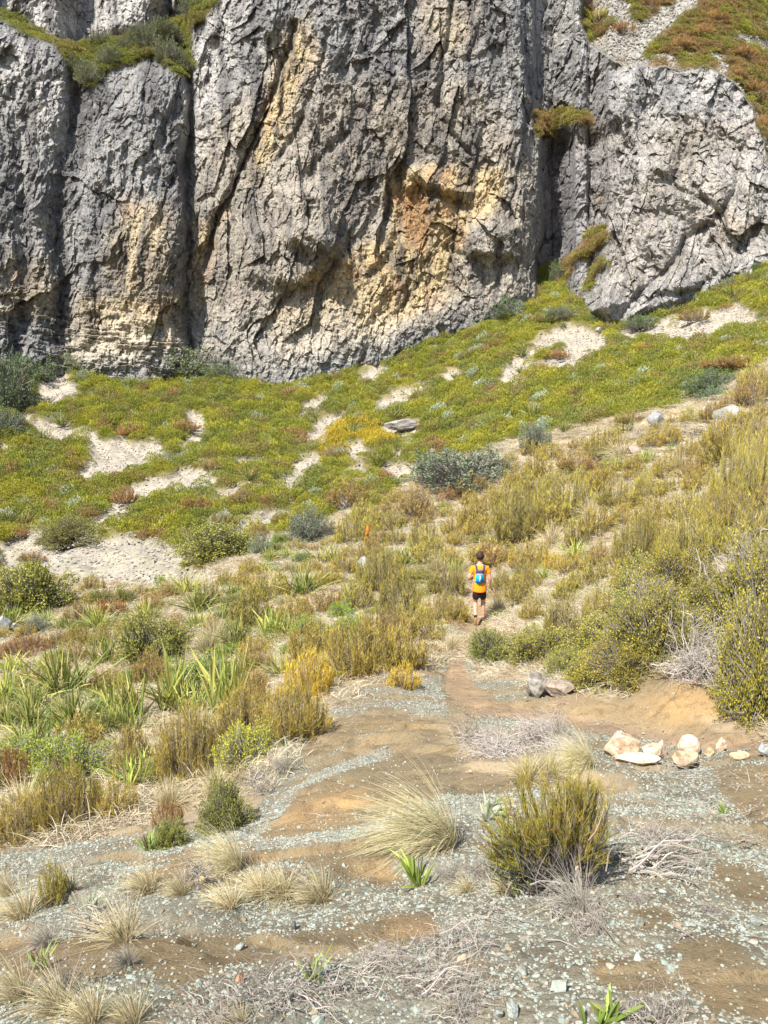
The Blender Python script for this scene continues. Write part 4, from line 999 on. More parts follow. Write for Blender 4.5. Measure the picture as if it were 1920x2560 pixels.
NOUN = {G: 'golden brown needle-leaved shrub', OL: 'olive needle-leaved shrub', RU: 'rusty brown needle-leaved shrub', YE: 'bright yellow needle-leaved shrub', BR: 'dull brown needle-leaved shrub', YO: 'yellow olive needle-leaved shrub'}
def needles(lst):
    for u, v, w, h, t in lst: plant('needle', u, v, w, h, t, NOUN[t])
needles([ # near left
 (170,2095,160,175,G),(60,2110,160,120,G),(25,1990,120,110,RU),(330,1965,110,140,G),(475,1960,165,180,G),(300,2060,90,110,G),(420,2080,70,80,RU),
 (735,1855,165,135,G),(775,1755,135,120,YE),(640,1800,90,110,BR),(790,1660,140,95,G),(380,1715,90,80,BR),(640,1690,90,70,BR),(135,2270,62,110,YO),
 # left middle
 (670,1510,105,80,G),(535,1605,60,62,BR),(630,1570,105,90,OL),(525,1520,60,60,OL),(278,1545,90,45,RU),(197,1560,80,50,BR),(262,1620,85,55,OL),(60,1640,130,40,RU),(140,1620,60,40,BR),
 (445,1560,42,26,RU),(370,1345,50,26,RU),(80,1405,62,24,RU),(870,1270,110,60,BR),(312,1262,62,42,RU),(190,1168,42,24,BR),(530,1175,45,26,BR),(405,1168,38,22,YO),(463,1078,75,26,RU),(550,1318,50,34,BR),(475,1355,50,36,BR),
 (703,1313,45,30,BR),(545,1385,50,30,BR),(660,1130,60,24,BR),(740,1095,52,24,RU),(840,1145,70,30,BR),(760,1110,44,22,BR),(225,1290,50,20,RU),(130,1270,60,24,BR),(930,1410,70,60,BR),(860,1440,60,60,G),
 # middle
 (1000,1550,95,115,OL),(1010,1680,120,110,G),(895,1530,90,75,OL),(1115,1500,90,90,OL),(1110,1560,125,70,G),(1060,1615,100,70,G),(1230,1420,115,70,G),(1060,1385,80,80,OL),(1035,1295,90,75,BR),(1190,1315,95,65,G),
 (1255,1480,50,50,OL),(1310,1465,52,58,OL),(1290,1360,155,130,OL),(1415,1310,165,115,YO),(1535,1275,78,75,OL),(1617,1268,80,75,YO),(1750,1205,95,66,BR),(1645,1090,48,36,OL),(1733,1062,58,38,YO),(1820,1035,52,44,BR),(1570,1062,66,34,OL),
 (1385,1430,54,46,YE),(1600,1450,135,150,OL),(1740,1440,170,150,YO),(1850,1300,150,190,YO),(1895,1400,120,150,OL),(1850,1145,180,110,G),(1885,1020,90,80,BR),(1670,1200,80,60,G),(1410,1600,100,100,OL),(1010,1725,80,62,YE),
 (1480,1180,60,30,RU),(1350,935,40,26,RU),(1840,925,150,32,RU),(1515,920,52,18,RU),(1230,1420,80,55,RU),(1375,1160,80,50,G),(1440,1180,90,50,BR),(1300,1220,80,50,G),(1180,1240,80,50,BR),(1120,1260,60,40,RU),(960,1440,60,60,OL),
 (1560,1480,70,70,G),(1500,1560,80,80,G),(1330,1560,70,60,G),(1640,1330,110,80,G),(1720,1310,100,80,YO),(1500,1420,70,60,BR),(1900,1180,90,90,OL),(1560,920,60,20,BR),(1240,870,60,18,RU),(1300,770,30,14,BR),(1590,1180,60,40,G)])
for kind, lst in {
 'leafy': [(70,1545,195,110,(1,1,1),'olive green leafy shrub'),(380,1665,155,105,(1,1,1),'olive green leafy shrub'),(1640,1510,160,95,(1.2,1.15,1),'yellow green leafy shrub'),(1500,1640,170,75,(1.3,1.2,1),'yellow green leafy shrub'),(1340,1655,140,70,(1.3,1.2,1),'yellow green leafy shrub'),(1225,1655,105,66,(1,1.05,1),'olive green leafy shrub'),(1480,1715,115,60,(1.35,1.2,.9),'yellow green leafy shrub'),
  (312,1510,46,30,(1,1,1),'olive green leafy shrub'),(938,1270,48,34,(1.3,1.3,.8),'yellow green leafy shrub'),(560,2080,105,105,(1,1.05,1.1),'olive green leafy shrub'),(430,2120,70,55,(1,1.05,1),'olive green leafy shrub'),(170,1360,120,50,(.9,.85,1),'olive green leafy shrub'),(540,1395,150,70,(1,1,1),'olive green leafy shrub'),(1600,1600,150,90,(1,1,1),'olive green leafy shrub'),(1420,1690,90,60,(1.1,1.1,1),'olive green leafy shrub')],
 'bright': [(625,1920,125,90,(1.5,1.35,1.3),'round lime green leafy shrub'),(180,1970,165,100,(1,1.1,1),'bright green leafy shrub'),(60,1920,130,60,(1,1.1,1),'bright green leafy shrub'),(510,1735,150,70,(.9,1.1,1),'bright green leafy shrub'),(770,1600,90,48,(1.1,1.25,1),'bright green leafy shrub'),(880,1610,105,62,(1.1,1.3,1),'bright green leafy shrub'),(700,1362,40,24,(1.1,1.3,1),'bright green leafy shrub'),(855,1545,60,35,(1.1,1.3,1),'bright green leafy shrub'),(402,1475,30,30,(1.1,1.2,1.4),'bright green leafy shrub')],
 'greygreen': [(1165,1215,235,72,(1,1.05,1.05),'grey green leafy shrub'),(1340,1125,65,52,(1,1.05,1),'grey green leafy shrub'),(775,1355,100,66,(1,1,1),'grey green leafy shrub'),(648,1395,60,45,(1.2,1.2,1),'grey green leafy shrub'),(95,1583,55,36,(1.3,1.25,1.2),'grey green leafy shrub'),(455,942,130,62,(1.2,1.2,1),'grey green leafy shrub'),(555,948,75,34,(1,1.1,.9),'grey green leafy shrub'),(180,925,56,32,(1.3,1.3,1),'grey green leafy shrub'),(208,958,30,26,(1.5,1.4,1.5),'grey green leafy shrub'),(20,1030,110,115,(.65,.75,.55),'dark green leafy shrub'),(15,1088,95,52,(.75,.8,.7),'dark green leafy shrub'),(93,948,95,46,(.8,.95,.6),'dark green leafy shrub'),(1265,797,78,44,(.65,.85,.5),'dark green leafy shrub'),(1400,708,50,42,(.7,.9,.5),'dark green leafy shrub'),(1780,985,110,48,(.8,1,.7),'dark green leafy shrub'),(1780,1000,60,26,(1,1.4,1),'grey green leafy shrub'),(650,1560,0,0,None,None)],
 'dark': [(1908,1795,200,235,(1.15,1.15,1),'dark yellow green overhanging shrub'),(1900,1600,220,190,(1.1,1.1,1),'dark yellow green overhanging shrub'),(1640,1650,210,150,(1,1,1),'dark yellow green overhanging shrub'),(1560,1700,150,80,(1.2,1.15,1),'dark yellow green overhanging shrub'),(1780,1560,190,90,(1,1,1),'dark yellow green overhanging shrub'),(1700,1500,150,100,(1.1,1.05,1),'dark yellow green overhanging shrub')]}.items():
    for u, v, w, h, t, noun in lst:
        if w: plant(kind, u, v, w, h, t, noun)
for kind, noun, lst in (
 ('flax', 'dark green flax clump', [(170,1750,140,115),(75,1835,100,80),(85,1785,90,70),(190,1830,110,90),(20,1830,80,70),(260,1850,70,70),(585,1630,80,75),(748,1500,100,75),(490,1535,95,55),(655,1510,70,45),(260,1670,80,70),(1005,1425,70,50)]),
 ('yflax', 'yellow green flax clump', [(330,1810,130,110),(425,1785,120,130),(560,1805,130,155),(470,1800,90,80),(480,1495,80,50),(816,1410,70,42),(880,1500,60,40),(735,1590,60,50),(1550,1185,50,38),(1610,1160,50,32),(1776,1125,45,42),(10,1985,80,50),(200,2010,60,50),(700,1700,80,60),(1700,1560,80,60),(620,1700,60,60)]),
 ('fflax', 'far dark flax clump', [(1335,1052,80,40),(1245,1070,80,42),(1285,1008,46,24),(1192,965,56,28),(1133,1024,56,26),(1452,990,62,30),(1515,955,48,24),(1411,1084,56,28),(1573,1085,60,30),(1730,916,72,32),(1880,938,44,24),(1683,1130,50,28),(1875,710,52,32),(1830,838,46,26),(1550,857,36,22),(1105,818,42,26),(1185,818,48,32),(1210,893,44,22),(530,960,46,30),(365,920,62,34),(480,943,46,30),(597,968,46,28),(695,953,52,30),(810,915,46,26),(822,958,44,24),(717,1034,40,26),(347,1026,52,26),(255,1018,44,22),(545,1064,50,24),(115,1098,60,26),(637,1031,36,22),(868,898,40,22),(1300,935,30,18),(1665,990,50,26),(1620,960,40,22),(1140,950,36,18),(400,1000,36,18),(960,905,40,20),(1440,940,40,20),(1760,960,44,22)])):
    for u, v, w, h in lst: plant(kind, u, v, w, h, (1, 1, 1), noun)
for kind, noun, lst in (
 ('swept', 'large wind-swept straw tussock', [(1115,2125,240,130),(590,2188,125,90),(1470,1925,110,75)]),
 ('straw', 'sparse straw-coloured tussock', [(650,2240,95,60),(705,2245,100,75),(805,2265,120,85),(575,2275,95,60),(370,2235,90,70),(455,2245,70,65),(170,2240,110,75),(60,2310,110,90),(310,2365,140,95),(20,2250,60,80),(50,2510,110,100),(150,2545,130,120),(230,2570,110,110),(330,2570,120,80),(1270,2240,60,50),(1170,2235,60,40),(330,2150,0,0),(600,2570,90,50)]),
 ('tussock', 'straw-coloured tussock', [(425,2030,90,70),(540,2000,90,75),(250,1950,110,60),(60,2040,150,75),(30,2090,120,60),(240,2050,110,60),(420,1880,100,60),(300,1890,110,50),(1320,1960,110,60),(1370,1950,100,60),(1140,1470,60,50),(1290,1300,60,40),(1245,1540,60,50),(1130,1630,60,40),(1550,1150,80,40),(1700,1190,60,50),(1090,1440,60,50),(520,1640,90,60),(540,1620,80,60),(1380,1370,80,50),(500,1840,110,60),(140,1900,100,40),(1190,1650,50,40),(1480,1300,70,45)]),
 ('greytuss', 'grey drooping tussock', [(1450,2300,165,120),(715,1935,90,55),(420,2110,90,60),(320,2420,100,60),(1400,1860,110,65),(120,2370,120,60)])):
    for u, v, w, h in lst:
        if w: plant(kind, u, v, w, h, (1, 1, 1), noun)
for kind, noun, lst in (
 ('dead', 'grey heap of dead branches', [(1270,1880,190,50),(1330,1850,170,50),(1180,1850,110,50),(240,2330,170,60),(860,2500,200,60),(640,1960,90,60),(980,2420,150,50),]),
 ('deadmass', 'thick pale tangle of dead branches', [(1755,1705,170,130),(1850,1535,190,120),(1650,1560,120,80),(1870,1440,120,90),(1250,1895,180,40),(1350,1835,120,38),(1400,1880,100,36)]),
 ('twigs', 'dense mat of fine dead twigs', [(700,2510,300,80),(490,2200,110,60),(1160,2560,200,90),(1640,2580,170,110),(1130,2380,220,60),(160,2490,120,110),(660,1990,90,50),(1480,2340,130,80),(1640,2110,130,60),(1210,2190,110,50),(540,2570,240,60),(1130,2200,90,40),(1780,2290,80,30),(560,1870,70,40),(1590,2260,90,40),(1060,2490,160,70)]),
 ('deadflow', 'bleached sprawl of long dead branches', [(1590,2190,250,100),(1070,2490,200,80),(900,2440,140,40)])):
    for u, v, w, h in lst: plant(kind, u, v, w, h, (1, 1, 1), noun, sink=.0)

# small strap-leaved rosettes on the gravel
ROS = [geo_one(flax(660 + i, 22, .09, (.20,.32,.05), (.40,.48,.10), .3, .1), 'leaves', M_leaf) for i in range(2)] + [geo_one(flax(670, 16, .10, (.38,.42,.30), (.46,.48,.36), .3, .0), 'leaves', M_leaf)]
KINDS['rosette'] = (ROS, 'leafy_rosette', 'rosette plant'); GROUP['rosette plant'] = 'strap-leaved rosettes on the gravel'
for u, v, w, h, k, lab in ((1035,2215,110,80,0,'green strap-leaved rosette at the foot of the largest swept tussock'),(790,2455,90,65,1,'bright green rosette on the brown soil among dead branches at the bottom'),
    (110,2425,75,60,1,'green rosette on bare soil near the left edge'),(222,2290,70,50,2,'pale grey green rosette beside the short golden shrub at left'),(1500,2580,150,80,0,'long green leaves cut off by the bottom edge'),(1808,2035,42,26,0,'tiny green rosette alone on the gravel at right'),
    (1215,2050,110,60,2,'silvery leaved rosette on the right of the largest swept tussock'),(380,2130,70,55,1,'yellow green rosette above the small soil mound at left')):
    plant('rosette', u, v, w, h, (1, 1, 1), var=k, label=lab)

# the tall shrub in the foreground
def main_shrub():
    root = tag(link('needle_shrub', None), 'tallest green gold needle shrub on the gravel with bare dark lower twigs', 'shrub', GROUP['shrub'])
    p = at(1400, 2215); root.location = tuple(float(t) for t in p)
    k = depth_of(p) / F
    g = Geo(); s = Geo(); R = np.random.default_rng(5)
    # leaning sprays: photo offsets of root and tip, depth offset
    sprays = [((0,0),(-150,-190)),((-10,0),(-120,-260)),((0,-5),(-95,-320)),((10,0),(-40,-345)),((10,0),(-10,-300)),((20,-10),(35,-350)),((30,-10),(70,-290)),((40,-20),(95,-260)),((30,-10),(55,-330)),((0,0),(-170,-140)),((-10,0),(-60,-230)),((25,0),(85,-200)),((0,0),(-110,-150)),((0,0),(20,-220)),((30,-5),(100,-320)),((-5,0),(-135,-225))]
    P = []
    for (a, b), (c, d) in sprays:
        for j in range(7):
            dy = R.normal() * 44; o = R.normal(size=2) * 26
            r0 = np.array([a + R.normal() * 14, R.normal() * 22, -b + 5]) * k
            r1 = np.array([c * .86 - 12 + o[0], dy, -d * .80 + o[1]]) * k
            t = np.linspace(0, 1, 8)[:, None]; m = r0 * .4 + r1 * .6 + np.array([(c - a) * .12, 0, d * .10]) * k
            P.append((1 - t)**2 * r0 + 2 * t * (1 - t) * m + t**2 * r1 + R.normal(size=(8, 3)) * .006)
    P = np.array(P); n = len(P)
    tubes(s, P, np.linspace(.0075, .0022, 8)[None] * R.uniform(.6, 1.3, (n, 1)), jit((.26,.22,.18), n, R, .3), 4)
    per = 62; tt = R.uniform(.40, 1.0, (n, per)); f = tt * 7; i0 = np.minimum(f.astype(int), 6); fr = (f - i0)[..., None]; ar = np.arange(n)[:, None]
    base = P[ar, i0] * (1 - fr) + P[ar, i0 + 1] * fr; ax = nrm(P[ar, i0 + 1] - P[ar, i0])
    dr = nrm(ax + R.normal(size=(n, per, 3)) * .27 + np.array([0, 0, .15])).reshape(-1, 3); base = base.reshape(-1, 3) + R.normal(size=(n * per, 3)) * .004; tf = tt.reshape(-1, 1); m = len(base)
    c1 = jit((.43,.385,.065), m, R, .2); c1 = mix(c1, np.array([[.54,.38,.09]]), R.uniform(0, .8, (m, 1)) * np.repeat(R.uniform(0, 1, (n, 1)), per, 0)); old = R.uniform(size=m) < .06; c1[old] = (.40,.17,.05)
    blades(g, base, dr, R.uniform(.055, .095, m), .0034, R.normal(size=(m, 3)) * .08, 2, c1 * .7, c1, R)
    # bare dark twigs low on the left
    q = 620; st = np.stack([R.uniform(-120, 35, q), R.normal(size=q) * 45, R.uniform(0, 30, q)], 1) * k
    en = st + np.stack([R.normal(-30, 38, q), R.normal(size=q) * 40, R.uniform(40, 150, q)], 1) * k
    t = np.linspace(0, 1, 5)[None, :, None]; T_ = st[:, None] * (1 - t) + en[:, None] * t + R.normal(size=(q, 5, 3)) * .008
    tubes(s, T_, np.array([.0035, .003, .0025, .002, .001])[None] * np.ones((q, 1)), jit((.11,.095,.085), q, R, .5), 3)
    # small green leaves low on the left
    q = 1100; b = np.stack([R.normal(-128, 24, q), R.normal(size=q) * 40, np.abs(R.normal(45, 60, q)) + 5], 1) * k
    leaves(g, b, nrm(R.normal(size=(q, 3)) + np.array([0, 0, .4])), .016, .009, jit((.20,.27,.04), q, R), R)
    link('foliage', g.mesh('foliage', M_leaf), root); link('stems', s.mesh('stems', M_wood), root)
    PLACED.append((1400, 2080, 250))
main_shrub()

# ------------------------------------------------------------------ fill the middle slope with more shrubs and flax
def fill(n, poly, kinds, wm, seed, gap=.42):
    R = np.random.default_rng(seed); P = np.array(poly); k = 0; tries = 0
    while k < n and tries < n * 40:
        tries += 1
        u = R.uniform(P[:, 0].min(), P[:, 0].max()); v = R.uniform(P[:, 1].min(), P[:, 1].max())
        if sdf_poly(np.array([u], np.float32), np.array([v], np.float32), poly)[0] > 0: continue
        if any(sdf_poly(np.array([u], np.float32), np.array([v], np.float32), q)[0] < 6 for q in SCREE[:25] + [PATH]): continue
        p = at(u, v); w = R.uniform(*wm) * F / depth_of(p)
        if any((u - a)**2 + ((v - b) * 1.8)**2 < (gap * (w + c))**2 for a, b, c in PLACED): continue
        if abs(u - 1205) < 38 + w * .5 and 1400 < v < 1600 + w * .6: continue
        kd, t, noun, hr = kinds[R.integers(len(kinds))]
        plant(kd, u, v + w * .25, w, w * hr * R.uniform(.8, 1.15), t, noun); k += 1
MID_R = [(960,1240),(1100,1240),(1300,1130),(1600,1080),(1920,930),(1960,1500),(1700,1560),(1500,1640),(1260,1650),(1240,1400),(1150,1420),(1080,1650),(820,1700),(700,1640),(740,1480)]
MID_L = [(0,1480),(300,1470),(560,1440),(700,1340),(900,1290),(960,1250),(760,1470),(700,1700),(640,1950),(430,2040),(200,2050),(0,2000)]
nd = lambda t, h: ('needle', t, NOUN[t], h)
fill(70, MID_R, [nd(G, .75), nd(OL, .85), nd(G, .7), nd(YO, .8), nd(G, .7), nd(BR, .6)], (.8, 1.7), 31, .36)
fill(60, MID_L, [nd(G, .8), nd(OL, .8), nd(G, .7), nd(BR, .6), ('yflax', G, 'yellow green flax clump', .7), ('flax', G, 'dark green flax clump', .75)], (.55, 1.2), 32, .38)
fill(34, MID_R, [('leafy', (1.1, 1.1, 1), 'olive green leafy shrub', .4), ('leafy', (1.3, 1.2, 1), 'yellow green leafy shrub', .4), ('tussock', G, 'straw-coloured tussock', .5), ('yflax', G, 'yellow green flax clump', .7)], (.5, 1.1), 33, .36)
fill(34, MID_L, [('tussock', G, 'straw-coloured tussock', .5), ('leafy', (1, 1, 1), 'olive green leafy shrub', .4), ('yflax', G, 'yellow green flax clump', .7), ('bright', (.9, 1.1, 1), 'bright green leafy shrub', .45)], (.4, .9), 34, .36)
GRN = [(0,960),(300,940),(600,960),(860,900),(1120,820),(1340,770),(1560,810),(1920,700),(1920,880),(1500,1030),(1100,1140),(900,1240),(680,1330),(300,1360),(0,1330)]
fill(46, GRN, [('needle', RU, NOUN[RU], .4), ('needle', BR, NOUN[BR], .45), ('fflax', (1, 1, 1), 'far dark flax clump', .5), ('fflax', (1, 1, 1), 'far dark flax clump', .5)], (.9, 2.2), 35, .6)

# bushes rooted on the ledges and the slope above the cliff
def at_cliff(u, v):
    j = int(np.argmin(np.abs(CL['us'] - u))); i = int(np.argmin(np.abs(CL['vrow'] - v)))
    return np.array([CL['X'][i, j], CL['Y'][i, j], CL['Z'][i, j]])
_at = at
at = at_cliff
for u, v, w, h in ((185,195,60,40),(225,210,60,42),(275,165,60,36),(320,130,50,30),(375,125,60,40),(420,160,60,45),(455,180,50,40),(350,100,50,28),(405,92,60,34),(250,118,50,26),(480,40,50,40),(440,120,60,36)):
    plant('greygreen', u, v, w, h, (.75, .72, .5), 'dark green leafy shrub')
for u, v, w, h in ((1370,335,50,34),(1430,300,50,24),(1355,300,30,22),(1480,600,44,30),(1450,650,40,28),(1560,90,60,30),(1500,60,60,30),(1790,60,60,28),(1860,150,60,30),(1700,130,60,30),(1880,240,60,34),(1750,100,60,30),(1840,200,50,28),(1900,330,50,34),(1620,20,50,24)):
    plant('needle', u, v, w, h, RU if u > 1500 else YO, NOUN[RU if u > 1500 else YO])
at = _at
FOOT = [(0,925),(160,895),(300,898),(480,925),(640,940),(860,872),(1040,828),(1300,746),(1340,745),(1480,785),(1600,790),(1760,720),(1920,655),(1920,680),(1760,745),(1600,812),(1480,806),(1300,772),(1040,852),(860,895),(640,962),(300,920),(0,950)]
fill(26, FOOT, [('greygreen', (1.1, 1.1, .9), 'grey green leafy shrub', .5), ('greygreen', (.7, .85, .5), 'dark green leafy shrub', .45), ('fflax', (1, 1, 1), 'far dark flax clump', .55), ('needle', BR, NOUN[BR], .45)], (1.0, 2.4), 36, .5)

# ------------------------------------------------------------------ boulders and larger stones
CREAM = [(.66,.55,.40), (.50,.33,.20)]; WHITE = [(.64,.56,.45), (.52,.38,.25)]; GREY = [(.36,.37,.36), (.24,.25,.25)]; TAN = [(.52,.40,.26), (.42,.30,.19)]
def stone(u, v, w, h, cols, seed, label, rz=0, dep=.8, tilt=0, name='boulder', cat='boulder', cuts=14, lo=.55, group=None):
    p = at(u, v - .05 * h); d = depth_of(p); W_, H_ = w * d / F, h * d / F
    me = boulder_mesh(name, seed, (W_, W_ * dep, H_ * 1.18), cols, M_rock, 4, cuts, .02, lo)
    o = link(name, me, None, (p[0], p[1], p[2] - H_ * .12), rz); o.rotation_euler[1] = tilt
    PLACED.append((u, v, w)); return tag(o, label, cat, group)
ROW = 'pale boulders set in a row beside the path'
for a in ((1553,1898,90,68,CREAM,1,'largest pinkish cream boulder at the left end of the row',.2,.8,0),(1594,1910,116,30,WHITE,2,'low cream slab in front of the largest boulder',0,.4,0),(1630,1898,60,36,CREAM,3,'squat tan boulder between the largest one and the thin upright sliver',.5,.8,0),
    (1665,1892,20,46,WHITE,4,'thin upright sliver of pale stone leaning in the row',.3,.9,-.35),(1710,1890,64,52,WHITE,5,'big white boulder in the middle of the row',.1,.7,.3),(1711,1912,80,34,TAN,6,'low tan boulder in front of the big white boulder',.4,.6,0),
    (1771,1892,31,22,TAN,7,'small round orange tan stone right of the big white boulder',0,.9,0),(1800,1882,28,38,CREAM,8,'small upright pinkish stone behind the right end of the row',.2,.8,.1),(1848,1897,54,16,TAN,9,'flat yellow tan stone at the right end of the row',.1,.5,0)):
    stone(*a[:7], rz=a[7], dep=a[8], tilt=a[9], group=ROW)
stone(1914,1893,40,32,GREY,10,'grey stone cut by the right edge beside the path')
stone(1340,1745,60,62,[(.34,.32,.28),(.14,.12,.10)],11,'dark lichen-spotted boulder under the bank above the dead branches')
stone(1400,1735,90,34,[(.34,.28,.22),(.22,.17,.13)],12,'low earthy rock to the right of the lichen-spotted boulder')
stone(8,1590,60,48,GREY,13,'blue grey boulder cut by the left edge'); stone(38,1572,20,14,GREY,14,'small grey stone just right of the left edge boulder',name='stone',cat='stone')
stone(910,1428,48,34,GREY,15,'pale grey boulder below the orange marker pole')
stone(1640,1068,48,36,[(.33,.34,.34),(.24,.25,.25)],16,'grey boulder on the right slope between shrubs'); stone(1830,1050,95,34,[(.38,.37,.34),(.28,.27,.25)],17,'long flat grey rock on the right slope',rz=-.3,dep=.5)
stone(1592,1135,46,18,[(.38,.31,.26),(.28,.23,.19)],18,'low pinkish rock in the grass of the right slope'); stone(1863,905,32,16,GREY,19,'small grey rock high on the right of the green slope')
stone(1495,832,18,13,[(.40,.37,.32),(.28,.26,.23)],20,'single brown grey stone on the upper scree fan',name='stone',cat='stone')
stone(1005,1075,90,26,[(.36,.33,.30),(.26,.24,.22)],21,'broken pale rock in the middle of the green slope')
SL = [(1601,2315,22,24,0),(1885,2320,44,26,1),(1700,2400,24,16,2),(1305,2440,34,22,3),(1640,2270,20,14,4),(1395,2480,60,30,5),(600,2375,26,14,6),(1280,2540,44,34,7),(985,2040,14,10,8),(1175,1935,12,10,9),(975,2035,16,16,10),(600,2460,34,28,11),(1245,2545,30,24,12),(735,2325,16,22,13),(1155,2405,26,18,14),(507,2205,22,14,15)]
SN = ['upright grey stone alone on the brown soil at lower right','flat grey stone near the right edge of the gravel','small grey stone on the brown patch at lower right','broad grey stone low in the middle of the gravel','small pale stone below the dead branches of the tallest shrub','long low grey stone near the bottom right of the gravel','small grey stone on the brown track at lower left','largest grey stone at the bottom beside the dead branches','tiny pale stone on the sandy patch left of the swept tussock','little orange stone above the tallest shrub','pale stone left of the swept tussock','reddish brown lump of stone on the twig mat','second grey stone at the bottom beside the dead branches','dark upright splinter of stone on the gravel at left','orange tan stone on gravel below the tallest shrub','small yellow stone beside the round dead twig mound']
for (u, v, w, h, i), lab in zip(SL, SN):
    cl = {9: TAN, 11: [(.42,.24,.15),(.34,.20,.13)], 14: TAN, 15: [(.6,.48,.25),(.5,.38,.2)], 13: [(.10,.10,.10),(.16,.16,.15)], 8: WHITE, 10: WHITE}.get(i, [(.33,.355,.31),(.24,.26,.225)])
    stone(u, v, w, h, cl, 50 + i, lab, rz=i * .7, dep=.75, name='stone', cat='stone', cuts=16, lo=.5, group='larger stones on the gravel')
# ------------------------------------------------------------------ the runner, seen from behind
def simple_mat(name, c, rough=.7, spec=.25):
    m, t, b = node_mat(name); b.inputs['Base Color'].default_value = (*c, 1); b.inputs['Roughness'].default_value = rough; b.inputs['Specular IOR Level'].default_value = spec
    n = noise(t, 16, 3); bump(t, b, n, .6, .03); return m
def skin_mesh(name, verts, edges, mat, root=0, sub=2, smooth=True):
    me = bpy.data.meshes.new('tmp'); me.from_pydata([v[:3] for v in verts], edges, [])
    o = bpy.data.objects.new('tmp', me); SC.collection.objects.link(o)
    o.modifiers.new('s', 'SKIN').use_smooth_shade = True
    sk = me.skin_vertices[0] if me.skin_vertices else None
    if sk is None:
        bpy.context.view_layer.objects.active = o; o.select_set(True); bpy.ops.object.mode_set(mode='OBJECT'); bpy.ops.mesh.customdata_skin_add(); sk = me.skin_vertices[0]
    for i, v in enumerate(verts):
        r = v[3] if hasattr(v[3], '__len__') else (v[3], v[3]); sk.data[i].radius = r; sk.data[i].use_root = (i == root)
    ss = o.modifiers.new('b', 'SUBSURF'); ss.levels = sub; ss.render_levels = sub
    dg = bpy.context.evaluated_depsgraph_get(); ev = o.evaluated_get(dg)
    m2 = bpy.data.meshes.new_from_object(ev); m2.name = name
    bpy.data.objects.remove(o); m2.materials.clear(); m2.materials.append(mat)
    m2.polygons.foreach_set('use_smooth', np.ones(len(m2.polygons), bool))
    return m2
def ellipsoid(name, c, r, mat, fn=None, sub=3):
    import bmesh
    bm = bmesh.new(); bmesh.ops.create_icosphere(bm, subdivisions=sub, radius=1)
    V = np.array([v.co for v in bm.verts]); Fc = np.array([[v.index for v in f.verts] for f in bm.faces]); bm.free()
    if fn: V = fn(V)
    return new_mesh(name, V * np.array(r) + np.array(c), [Fc], None, mat, True)
def rbox(name, c, d, mat, bev=.02, taper=1.0, parent=None, rx=0):
    import bmesh
    bm = bmesh.new(); bmesh.ops.create_cube(bm, size=1)
    for v in bm.verts:
        k = taper if v.co.z < 0 else 1
        v.co = Vector((v.co.x * d[0] * k, v.co.y * d[1], v.co.z * d[2]))
    bmesh.ops.bevel(bm, geom=bm.edges[:], offset=bev, segments=3, affect='EDGES')
    bmesh.ops.rotate(bm, verts=bm.verts, cent=(0, 0, 0), matrix=Matrix.Rotation(rx, 3, 'X'))
    bmesh.ops.translate(bm, verts=bm.verts, vec=c)
    me = bpy.data.meshes.new(name); bm.to_mesh(me); bm.free(); me.materials.append(mat)
    me.polygons.foreach_set('use_smooth', np.ones(len(me.polygons), bool))
    return link(name, me, parent)
